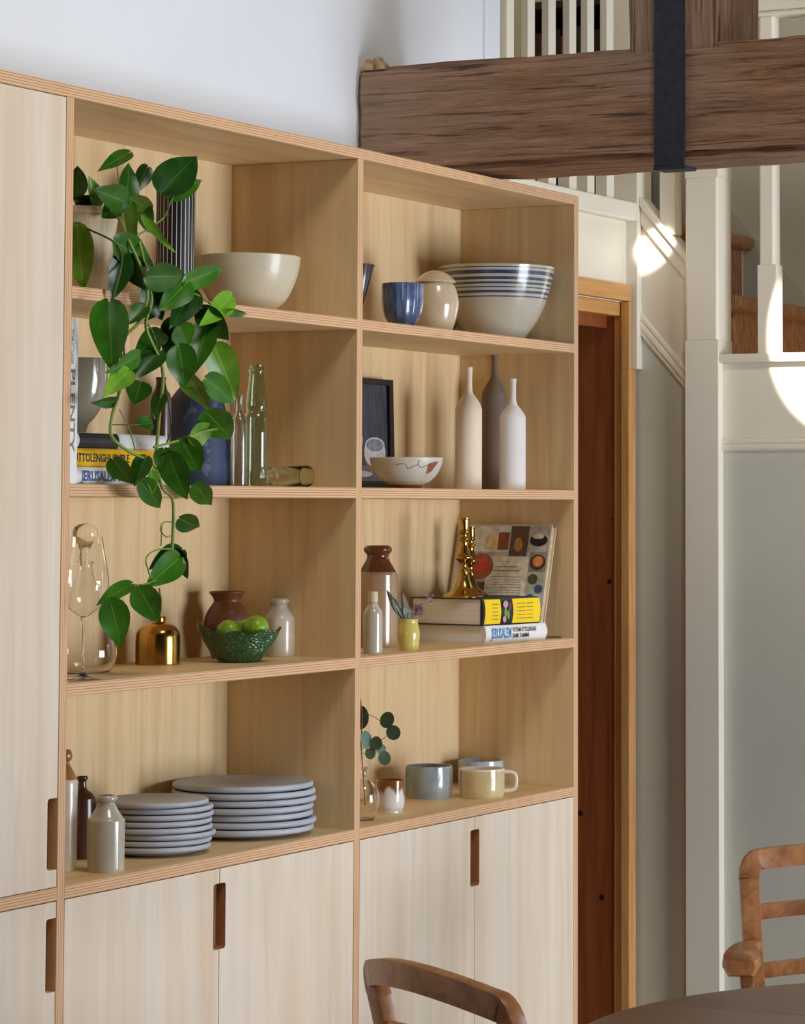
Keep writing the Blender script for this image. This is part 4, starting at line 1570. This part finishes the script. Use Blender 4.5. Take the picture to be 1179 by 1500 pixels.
def mk_drip2():
    m, nt, bs = new_mat('brown drip over white glaze')
    tc = N(nt, 'ShaderNodeTexCoord')
    sp = N(nt, 'ShaderNodeSeparateXYZ')
    nt.links.new(tc.outputs['Generated'], sp.inputs[0])
    f = noise_tex(nt, coords(nt, (1, 1, 0.18)), 46, 2)
    ad = N(nt, 'ShaderNodeMath', operation='MULTIPLY_ADD')
    nt.links.new(f, ad.inputs[0])
    ad.inputs[1].default_value = 1.3
    nt.links.new(sp.outputs[2], ad.inputs[2])
    half = N(nt, 'ShaderNodeMath', operation='MULTIPLY')
    nt.links.new(ad.outputs[0], half.inputs[0])
    half.inputs[1].default_value = 0.5
    col = ramp(nt, half.outputs[0], [(0.0, lin((120, 104, 92))), (0.36, lin((226, 224, 222))), (0.60, lin((222, 216, 210))), (0.67, lin((128, 76, 30)))])
    nt.links.new(col, bs.inputs['Base Color'])
    bs.inputs['Roughness'].default_value = 0.15
    bs.inputs['Coat Weight'].default_value = 0.6
    return m


vessel('drip_glaze_cup', 'small cup with brown glaze dripping over white', 'cup', 572, 0.095, ZC,
       [(17, 'B'), (17.5, 'B'), (17.5, 1186), (20, 1180), (20.8, 1165), (21, 1143)], [mk_drip2()], wall=2.2)


def mk_grad(name, lo, hi, midc):
    m, nt, bs = new_mat(name)
    tc = N(nt, 'ShaderNodeTexCoord')
    f = noise_tex(nt, coords(nt), 16, 4)
    col = ramp(nt, f, [(0.3, lin(lo)), (0.5, lin(midc)), (0.7, lin(hi))])
    nt.links.new(col, bs.inputs['Base Color'])
    bs.inputs['Roughness'].default_value = 0.2
    bs.inputs['Coat Weight'].default_value = 0.6
    return m


bmug = mk_grad('blue grey reactive glaze', (126, 142, 150), (184, 186, 172), (156, 166, 166))
ymug = mk_grad('yellow sand glaze', (196, 174, 124), (220, 206, 164), (208, 190, 142))
lmug = plain('pale lilac blue glaze', (182, 190, 208), 0.2, var=0.03, coat=0.6)
creamrim = plain('cream bare rim', (226, 214, 190), 0.3, coat=0.4)


def mug(label, u, Y, r, vtop, mats, handle, bands=None):
    t, p, vb, k = vessel('mug', label, 'mug', u, Y, ZC, [(r * 0.9, 'B'), (r * 0.95, 'B'), (r * 0.985, vtop + 34), (r, vtop + 26), (r, vtop + 6), (r * 0.99, vtop)], mats, wall=2, bands=bands, smooth_n=5)
    H = (vb - vtop) / k
    R_ = r / k
    if handle is not None:
        d = Vector((math.cos(handle), math.sin(handle), 0))
        pth = []
        for i in range(15):
            a = PI / 2 - PI * i / 14
            ca = math.copysign(abs(math.cos(a)) ** 0.55, math.cos(a))
            sa = math.copysign(abs(math.sin(a)) ** 0.6, math.sin(a))
            pth.append(p + d * (R_ - 0.002 + 0.0265 * ca) + Vector((0, 0, H * 0.56 + H * 0.33 * sa)))
        m = MB()
        m.tube(pth, 0.0042, 10)
        m.build('handle', mats[-1], t, smooth=60)
    return t


mug('blue grey wide mug with no visible handle beside the drip cup', 628, 0.175, 34.5, 1122, [bmug], 0.9)
mug('sand yellow mug with a loop handle at the front', 705.5, 0.075, 33.7, 1126, [ymug, creamrim], -1.12, [(1100, 1129, 1)])
mug('pale lilac blue mug behind the sand yellow mug', 704, 0.21, 33.5, 1114, [lmug], 0.9)

# ------------------------------------------------------------------ pothos
POTV = 306
pp, pvb, pk = stand(113, 0.125, Z1)
plant = thing('potted_pothos', 'trailing green pothos in a whitewashed pot on the top shelf', 'plant', pp)


def mk_pot():
    m, nt, bs = new_mat('whitewashed clay')
    f = noise_tex(nt, coords(nt, (1, 1, 0.4)), 16, 6, 0.65, 0.8)
    nt.links.new(ramp(nt, f, [(0.3, lin((170, 140, 104))), (0.5, lin((206, 186, 156))), (0.75, lin((226, 212, 188)))]), bs.inputs['Base Color'])
    bs.inputs['Roughness'].default_value = 0.85
    bump(nt, bs, f, 0.3, 0.003)
    return m


m = MB()
prp = [(39, pvb), (40, pvb), (44, 415), (51, 370), (57, 325), (58.5, 318), (61, 316), (61, 306), (57, 306), (55, 320), (0, 322)]
m.lathe([(0, pp.z)] + [(r / pk, pp.z + (pvb - v) / pk) for r, v in prp], pp.x, pp.y, 48)
m.build('pot', mk_pot(), plant, smooth=40)
m = MB()
m.lathe([(0, pp.z + (pvb - 320) / pk), (54 / pk, pp.z + (pvb - 320) / pk), (50 / pk, pp.z + (pvb - 314) / pk), (0, pp.z + (pvb - 312) / pk)], pp.x, pp.y, 32)
m.build('soil', plain('potting soil', (52, 38, 28), 0.95, var=0.3, vscale=60), plant)


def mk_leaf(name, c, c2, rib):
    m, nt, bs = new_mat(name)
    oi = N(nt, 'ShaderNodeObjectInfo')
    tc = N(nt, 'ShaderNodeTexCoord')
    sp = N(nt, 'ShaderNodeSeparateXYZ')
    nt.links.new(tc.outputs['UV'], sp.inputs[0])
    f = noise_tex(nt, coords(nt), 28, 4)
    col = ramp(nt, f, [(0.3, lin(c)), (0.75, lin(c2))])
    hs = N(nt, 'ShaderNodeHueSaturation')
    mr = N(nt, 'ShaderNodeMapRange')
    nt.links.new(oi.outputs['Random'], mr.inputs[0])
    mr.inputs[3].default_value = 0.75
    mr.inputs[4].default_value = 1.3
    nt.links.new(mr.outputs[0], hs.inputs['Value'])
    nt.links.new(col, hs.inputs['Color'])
    # midrib
    s1 = N(nt, 'ShaderNodeMath', operation='SUBTRACT')
    nt.links.new(sp.outputs[0], s1.inputs[0])
    s1.inputs[1].default_value = 0.5
    s2 = N(nt, 'ShaderNodeMath', operation='ABSOLUTE')
    nt.links.new(s1.outputs[0], s2.inputs[0])
    rb = ramp(nt, s2.outputs[0], [(0.010, (0.55, 0.55, 0.55, 1)), (0.035, (0, 0, 0, 1))])
    nt.links.new(mix(nt, rb, hs.outputs[0], lin(rib)), bs.inputs['Base Color'])
    bs.inputs['Roughness'].default_value = 0.3
    bs.inputs['Specular IOR Level'].default_value = 0.32
    bs.inputs['Subsurface Weight'].default_value = 0.0
    return m


leaf_m = mk_leaf('pothos leaf', (34, 82, 12), (58, 108, 22), (100, 144, 60))
leaf_p = mk_leaf('pothos young leaf', (80, 132, 30), (118, 160, 48), (150, 184, 90))
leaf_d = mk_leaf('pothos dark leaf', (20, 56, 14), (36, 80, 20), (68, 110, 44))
LM = {'m': leaf_m, 'p': leaf_p, 'd': leaf_d}
ST = [(0.0, 0.20), (0.03, 0.56), (0.08, 0.78), (0.16, 0.94), (0.27, 1.0), (0.40, 0.95), (0.54, 0.82), (0.68, 0.63), (0.80, 0.42), (0.90, 0.22), (0.96, 0.09), (1.0, 0.0)]


def pleaf(b, tip, w, Y, mat='m', roll=0.0, dy=0.0, fold=0.22, curl=0.10):
    """heart leaf from its stalk end b to its tip, in picture columns/rows at depth Y"""
    B = hit(b[0], b[1], Y=Y)
    Tp = hit(tip[0], tip[1], Y=Y + dy)
    ax = Tp - B
    L = ax.length
    a = ax.normalized()
    nrm = -(B - CPOS).normalized()
    sd = a.cross(nrm).normalized()
    nr = sd.cross(a).normalized()
    q = Matrix.Rotation(roll, 3, a)
    sd, nr = q @ sd, q @ nr
    kk = proj(B)[2]
    W = w / kk / max(0.5, math.cos(roll))
    m = MB()
    cs = (-1, -0.66, -0.33, 0, 0.33, 0.66, 1)
    ph = random.uniform(0, 6)
    for i, (t, hw) in enumerate(ST):
        for c in cs:
            lob = -0.13 * L * (max(0, 1 - t / 0.3) ** 2) * abs(c) ** 0.8 * (1.6 - abs(c))
            pz = fold * abs(c) ** 1.4 * hw * W * 0.5 - curl * L * t * t + 0.015 * L * math.sin(t * 9 + ph + c * 2) * abs(c)
            m.v.append(B + a * (t * L + lob) + sd * (c * hw * W * 0.5) + nr * pz)
            m.uv[len(m.v) - 1] = (0.5 + c * 0.5, t)
    n = len(cs)
    for i in range(len(ST) - 1):
        for j in range(n - 1):
            m.f.append([i * n + j, i * n + j + 1, (i + 1) * n + j + 1, (i + 1) * n + j])
            m.m.append(0)
    return m.build('leaf', LM[mat], plant, smooth=80)


F = -0.045      # hanging plane just in front of the shelf edges
LEAVES = [
    # on the pot, inside the top bay
    ((189, 224), (147, 246), 22, 0.02, 'm', 0.4), ((238, 280), (291, 222), 58, -0.02, 'd', 0.2), ((243, 286), (304, 260), 34, 0.01, 'm', 0.1),
    ((216, 246), (196, 284), 26, 0.04, 'd', -0.3), ((184, 301), (193, 234), 34, 0.02, 'm', 0.5), ((183, 296), (143, 278), 42, 0.0, 'm', 0.2),
    ((188, 290), (229, 314), 32, 0.0, 'm', -0.4), ((193, 300), (194, 370), 20, -0.02, 'p', 0.6), ((212, 318), (256, 377), 14, -0.03, 'p', 0.5),
    ((113, 288), (112, 240), 34, 0.10, 'd', 0.3), ((134, 300), (108, 292), 30, 0.08, 'd', 0.3), ((144, 300), (132, 258), 22, 0.07, 'p', 0.5),
    ((113, 333), (121, 430), 46, 0.04, 'p', 0.2), ((170, 355), (234, 394), 46, -0.03, 'm', 0.3), ((181, 376), (165, 441), 36, -0.03, 'd', -0.3),
    ((188, 376), (213, 428), 38, -0.02, 'd', 0.3), ((216, 405), (279, 406), 44, -0.05, 'm', 0.2), ((272, 413), (336, 391), 32, -0.06, 'm', 0.3),
    ((274, 413), (236, 454), 44, -0.06, 'm', -0.2), ((282, 424), (254, 478), 44, -0.05, 'd', 0.3), ((296, 452), (336, 504), 38, -0.06, 'd', -0.3),
    ((338, 436), (298, 474), 34, -0.07, 'p', 0.2), ((333, 457), (368, 463), 13, -0.08, 'm', 0.3),
    ((160, 445), (163, 545), 58, F, 'm', 0.15), ((212, 448), (187, 474), 26, F, 'm', 0.3), ((203, 521), (162, 546), 26, F, 'm', -0.4),
    ((188, 544), (154, 577), 34, F - .01, 'p', 0.2), ((206, 561), (196, 592), 40, F - .01, 'm', 0.1), ((236, 488), (199, 517), 34, F + .02, 'd', 0.3),
    ((234, 514), (192, 554), 36, F, 'd', 0.2), ((262, 508), (272, 570), 46, F - .01, 'm', -0.2), ((262, 478), (278, 510), 38, F, 'm', 0.3),
    ((304, 474), (284, 544), 42, F - .01, 'm', 0.2), ((314, 508), (349, 590), 48, F - .01, 'p', -0.2), ((302, 556), (349, 591), 38, F - .02, 'm', -0.3),
    ((272, 545), (308, 610), 32, F - .01, 'p', 0.5), ((303, 604), (342, 648), 50, F - .02, 'm', 0.2), ((279, 640), (321, 627), 34, F - .025, 'p', 0.3),
    ((266, 644), (294, 697), 46, F - .015, 'm', 0.2), ((246, 666), (274, 736), 44, F - .02, 'm', -0.2), ((240, 658), (234, 692), 26, F - .01, 'm', 0.3),
    ((286, 710), (312, 746), 33, F - .01, 'm', 0.1), ((166, 673), (194, 712), 32, F, 'm', 0.5), ((214, 670), (195, 712), 30, F - .01, 'm', -0.4),
    ((206, 706), (242, 748), 34, F - .01, 'm', 0.2), ((222, 690), (226, 728), 18, F - .02, 'p', 0.5), ((170, 588), (137, 592), 17, F, 'm', 0.5),
    ((222, 621), (198, 618), 20, F, 'm', 0.5), ((236, 580), (226, 613), 22, F, 'm', 0.5),
    ((263, 760), (295, 776), 32, F, 'm', 0.3), ((265, 806), (221, 830), 32, F + .015, 'd', 0.3), ((262, 818), (217, 858), 42, F, 'm', -0.2),
    ((262, 806), (272, 852), 22, F + .01, 'd', 0.6), ((192, 856), (145, 880), 24, F, 'm', 0.5), ((204, 862), (233, 915), 44, F - .005, 'm', 0.15), ((162, 882), (179, 951), 46, F - .01, 'm', 0.1),
    # fill in the heart of the plant
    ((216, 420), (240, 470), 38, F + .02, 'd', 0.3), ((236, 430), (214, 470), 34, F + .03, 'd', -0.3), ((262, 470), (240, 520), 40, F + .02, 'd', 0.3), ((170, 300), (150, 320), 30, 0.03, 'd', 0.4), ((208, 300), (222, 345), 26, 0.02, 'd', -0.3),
]
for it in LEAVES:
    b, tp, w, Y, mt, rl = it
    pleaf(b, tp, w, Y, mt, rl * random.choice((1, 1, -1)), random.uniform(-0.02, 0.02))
stem_m = plain('pothos vine', (112, 138, 52), 0.5, var=0.15, vscale=30)
stem_d = plain('pothos petiole', (64, 84, 36), 0.5, var=0.15, vscale=30)


def vine(pts, r=0.0022, mat=None):
    P = [hit(u, v, Y=Y) for u, v, Y in pts]
    # smooth through the points
    out = []
    Q = [P[0]] + P + [P[-1]]
    for i in range(1, len(Q) - 2):
        for k_ in range(6):
            t = k_ / 6
            p0, p1, p2, p3 = Q[i - 1], Q[i], Q[i + 1], Q[i + 2]
            out.append(0.5 * ((2 * p1) + (p2 - p0) * t + (2 * p0 - 5 * p1 + 4 * p2 - p3) * t * t + (3 * p1 - p0 - 3 * p2 + p3) * t ** 3))
    out.append(P[-1])
    m = MB()
    m.tube(out, r, 7)
    return m.build('stem', mat or stem_m, plant, smooth=80)


vine([(140, 312, .1), (168, 312, .02), (185, 345, -.03), (212, 405, -.04), (222, 440, F), (214, 480, F), (238, 540, F), (234, 600, F), (229, 660, F)], 0.003)
vine([(110, 326, .08), (130, 336, .02), (170, 357, -.03), (178, 385, -.03), (165, 440, F)], 0.0018, stem_d)
vine([(150, 310, .08), (180, 305, .01), (196, 330, -.02), (210, 380, -.04), (216, 430, F), (205, 470, F), (180, 500, F), (178, 560, F), (164, 610, F), (164, 640, F), (190, 662, F), (225, 680, F - .01), (238, 715, F), (252, 730, F), (254, 760, F), (252, 806, F)], 0.0028)
vine([(200, 345, -.02), (218, 335, -.02), (240, 318, -.01), (250, 295, .0), (256, 285, .01)], 0.0016)
vine([(174, 265, .03), (171, 240, .02)], 0.0012)
vine([(225, 655, F), (262, 645, F - .01), (290, 634, F - .02), (318, 628, F - .02)], 0.0022)
vine([(220, 440, F), (215, 470, F), (228, 500, F), (250, 610, F + .02), (244, 650, F)], 0.0016, stem_d)
vine([(252, 730, F), (262, 728, F), (268, 712, F)], 0.0012)
vine([(254, 765, F), (240, 765, F), (235, 776, F), (243, 786, F), (250, 785, F)], 0.0013)
vine([(237, 770, F), (236, 800, F)], 0.0012)
vine([(252, 804, F), (228, 806, F), (214, 818, F), (218, 838, F), (222, 848, F)], 0.0014)
vine([(228, 850, F), (210, 856, F), (195, 857, F), (190, 858, F)], 0.0013)
vine([(200, 858, F), (206, 862, F)], 0.0012)
vine([(165, 622, F), (195, 622, F), (222, 620, F)], 0.0012, stem_d)
vine([(175, 600, F), (190, 630, F), (198, 660, F)], 0.0011)
vine([(210, 415, -.04), (250, 425, -.05), (285, 430, -.06), (320, 455, -.06)], 0.0016)
vine([(278, 570, F), (290, 568, F), (305, 556, F - .01)], 0.0011, stem_d)
vine([(180, 562, F), (182, 520, F), (180, 470, F), (176, 445, F)], 0.0016, stem_d)

# ------------------------------------------------------------------ table and chairs
TC = Vector((0.08, -1.55, 0))
TR = 0.615
tb = thing('dining_table', 'round dark oak dining table in the foreground', 'table', TC)
# seam line in local x
seam = 0.13
def board(xa, xb, name):
    n = 40
    def circ(x):
        return math.sqrt(max(TR * TR - x * x, 0))
    xs = [xa + (xb - xa) * (0.5 - 0.5 * math.cos(PI * i / n)) for i in range(n + 1)]
    poly = [(x, -circ(x)) for x in xs] + [(x, circ(x)) for x in reversed(xs)]
    out = []
    for q in poly:
        if not out or (abs(q[0] - out[-1][0]) + abs(q[1] - out[-1][1])) > 1e-5:
            out.append(q)
    if abs(out[0][0] - out[-1][0]) + abs(out[0][1] - out[-1][1]) < 1e-5:
        out.pop()
    m = MB()
    m.prism([(TC.x + q[0], TC.y + q[1]) for q in out], 'z', 0.724, 0.75)
    return m.build(name, M['table_wood'], tb, 0.005, smooth=35, segs=3)


board(-TR, seam - 0.0006, 'tabletop')
board(seam + 0.0006, TR, 'table_leaf')
m = MB()
m.lathe([(0, 0.12), (0.05, 0.12), (0.075, 0.2), (0.06, 0.3), (0.045, 0.45), (0.065, 0.6), (0.09, 0.68), (0.16, 0.7235), (0, 0.7235)], TC.x, TC.y, 32)
m.build('pedestal', M['table_wood'], tb, smooth=50)
for i in range(4):
    a = PI / 4 + i * PI / 2
    d = Vector((math.cos(a), math.sin(a), 0))
    m = MB()
    m.sweep([TC + d * 0.05 + Vector((0, 0, 0.2)), TC + d * 0.2 + Vector((0, 0, 0.13)), TC + d * 0.36 + Vector((0, 0, 0.045)), TC + d * 0.44 + Vector((0, 0, 0.02))],
            [(-0.025, -0.02), (0.025, -0.02), (0.025, 0.03), (-0.025, 0.03)], Vector((0, 0, 1)))
    m.build('leg', M['table_wood'], tb, 0.004)


def chair(label, P0, w, f, width, ztop, crest=0.022, bow=0.03, arm_z=0.69):
    """P0: floor point under the middle of the crest rail; w: unit vector along the back; f: unit vector towards the front"""
    P0, w, f = Vector(P0), Vector(w).normalized(), Vector(f).normalized()
    Z = Vector((0, 0, 1))
    c = thing('dining_armchair', label, 'chair', P0 + f * 0.25)
    rec = 0.10            # how far the top leans back from the seat
    hw = width / 2

    def back(s, z):
        """point on the back plane: s across (-1..1), z height; origin line at the crest"""
        tt = (ztop - z) / (ztop - 0.45)
        lean = rec * tt
        return P0 + w * (s * hw * (1 - 0.07 * max(0, min(tt, 1)))) + f * lean + Z * z

    wm = M['oak_chair']
    # crest rail with rounded corners turning down into the posts
    pth, ups = [], []
    rc = 0.040
    zl = ztop - 0.075
    def crestpt(s):
        return back(s, ztop - 0.018 + crest * (1 - s * s) - crest) - f * (bow * (1 - s * s)) + Z * 0
    for i in range(25):
        s = -1 + 2 * i / 24
        pth.append(crestpt(s))
    # corner down-turns
    left = []
    for k_ in range(1, 6):
        a = k_ / 5 * PI / 2
        e0 = crestpt(-0.90)
    n0 = len(pth)
    pth = [crestpt(-0.90 + 1.80 * i / 22) for i in range(23)]
    def corner(sg):
        ce = crestpt(sg * 0.90)
        raw = ce + w * (sg * hw * 0.10) - Z * 0.036 + f * 0.004
        fix = back(sg, raw.z) + f * 0.004 - raw
        out = []
        for k_ in range(1, 7):
            a = k_ / 6 * PI / 2
            out.append(ce + w * (sg * hw * 0.10 * math.sin(a)) - Z * (0.036 * (1 - math.cos(a))) + f * (0.004 * k_ / 6) + fix * (k_ / 6))
        return out
    cl, cr = corner(-1), corner(1)
    full = list(reversed(cl)) + pth + cr
    # section: thin front-to-back, tall across; 'up' points away from the frame's inside
    ups = []
    mid = P0 + Z * (ztop - 0.20) - f * 0
    for i, q in enumerate(full):
        ups.append(f)
    sec = [(-0.019, -0.012), (0.019, -0.012), (0.019, 0.012), (-0.019, 0.012)]
    m = MB()
    m.sweep(full, sec, ups)
    m.build('crest_rail', wm, c, 0.004, smooth=50, segs=2)
    for sg in (-1, 1):
        e = cr[-1] if sg > 0 else cl[-1]
        m = MB()
        z0 = e.z
        pts = [e + Z * 0.001] + [back(sg * 1.0, z) + f * 0.004 for z in (z0 - 0.06, z0 - 0.18, 0.55, 0.45)] + [P0 + w * (sg * hw * 0.93) + f * (rec * 1.02) + Z * 0.40, P0 + w * (sg * hw * 0.93) + f * (rec - 0.04) + Z * 0.0]
        m.sweep(pts, [(-0.018, -0.0125), (0.018, -0.0125), (0.018, 0.0125), (-0.018, 0.0125)], f)
        m.build('back_post', wm, c, 0.003, smooth=50)
    for zz in (ztop - 0.124, ztop - 0.230):
        m = MB()
        m.sweep([back(-0.95 + 1.9 * i / 12, zz + 0.010 * (1 - (-1 + i / 6) ** 2)) - f * (bow * 0.8 * (1 - (-0.95 + 1.9 * i / 12) ** 2)) + f * 0.004 for i in range(13)],
                [(-0.008, -0.014), (0.008, -0.014), (0.008, 0.014), (-0.008, 0.014)], Z)
        m.build('back_slat', wm, c, 0.003, smooth=50)
    # seat, front legs, arms
    sc = P0 + f * rec
    m = MB()
    q = [sc + w * (-hw * 0.93), sc + w * (hw * 0.93), sc + w * (hw * 1.1) + f * 0.42, sc - w * (hw * 1.1) + f * 0.42]
    m.add([v + Z * 0.41 for v in q] + [v + Z * 0.455 for v in q], [(3, 2, 1, 0), (4, 5, 6, 7), (0, 1, 5, 4), (1, 2, 6, 5), (2, 3, 7, 6), (3, 0, 4, 7)])
    m.build('seat', wm, c, 0.008, smooth=40)
    for sg in (-1, 1):
        a = sc + w * (sg * hw * 1.08) + f * 0.40
        m = MB()
        m.sweep([a, a + Z * 0.2, a + Z * 0.409], lambda t: [(x * (0.7 + 0.3 * t), y * (0.7 + 0.3 * t)) for x, y in ((-0.019, -0.019), (0.019, -0.019), (0.019, 0.019), (-0.019, 0.019))], f)
        m.build('front_leg', wm, c, 0.003)
        # armrest: from the post, flaring to a rounded paddle at the front
        st_ = back(sg * 0.98, arm_z) + f * 0.006
        mid_ = st_ + f * 0.10 + w * (sg * 0.028) + Z * 0.004
        en = st_ + f * 0.235 + w * (sg * 0.046) - Z * 0.006
        pth2 = [st_, st_.lerp(mid_, 0.5), mid_, mid_.lerp(en, 0.35), mid_.lerp(en, 0.7), mid_.lerp(en, 0.9), en]
        wd = [0.015, 0.017, 0.023, 0.031, 0.036, 0.034, 0.026]
        th = [0.012, 0.013, 0.016, 0.021, 0.024, 0.022, 0.016]

        def sect(t, wd=wd, th=th):
            x = t * 6
            i = min(int(x), 5)
            fr_ = x - i
            a_ = wd[i] * (1 - fr_) + wd[i + 1] * fr_
            b_ = th[i] * (1 - fr_) + th[i + 1] * fr_
            return [(-a_, -b_ * 0.2), (-a_ * 0.7, -b_), (a_ * 0.7, -b_), (a_, -b_ * 0.2), (a_ * 0.92, b_ * 0.55), (a_ * 0.6, b_ * 0.8), (0, b_ * 0.9), (-a_ * 0.6, b_ * 0.8), (-a_ * 0.92, b_ * 0.55)]
        m = MB()
        m.sweep(pth2, sect, Z)
        m.build('armrest', wm, c, smooth=38)
        m = MB()
        s0 = sc + w * (sg * hw * 1.06) + f * 0.235 + Z * 0.45
        s1 = st_ + f * 0.17 + w * (sg * 0.032) - Z * 0.008
        m.sweep([s0, s0.lerp(s1, 0.5) + f * 0.01, s1], [(-0.012, -0.014), (0.012, -0.014), (0.012, 0.014), (-0.012, 0.014)], f)
        m.build('arm_support', wm, c, 0.003)
    return c


a_l, a_r = hit(536, 1399, Z=0.845), hit(737, 1452, Z=0.845)
midA = (a_l + a_r) / 2
wA = (a_r - a_l)
fA = Vector((-wA.y, wA.x, 0))
chair('brown wooden armchair with its back against the cupboards, nearest the camera', (midA.x, midA.y, 0), wA, fA, wA.length, 0.858)
b_l = hit(1094, 1250, Z=0.853)
wB = Vector((0.46, -0.888, 0))
fB = Vector((-0.888, -0.46, 0))
midB = b_l + wB * 0.215
chair('brown wooden armchair across the round table, by the stair panel', (midB.x, midB.y, 0), wB, fB, 0.43, 0.870, crest=0.012)

# ------------------------------------------------------------------ repeats share a group
GROUPS = {'slender_bottle': 'matt slender bottles on the second shelf', 'candlestick': 'brass candlesticks on the cookbooks', 'mug': 'mugs on the counter',
          'dining_armchair': 'armchairs around the round table'}
for o in COL.objects:
    if o.parent is None and 'label' in o and 'group' not in o:
        base = o.name.split('.')[0]
        if base in GROUPS:
            o['group'] = GROUPS[base]
        elif 'stack' in o['label'] and o['category'] == 'book' or 'on top of the yellow one' in o['label']:
            o['group'] = 'cookbooks stacked on the second shelf'
        elif o['category'] == 'book' and 'lying under' in o['label']:
            o['group'] = 'cookbooks lying on the third shelf'
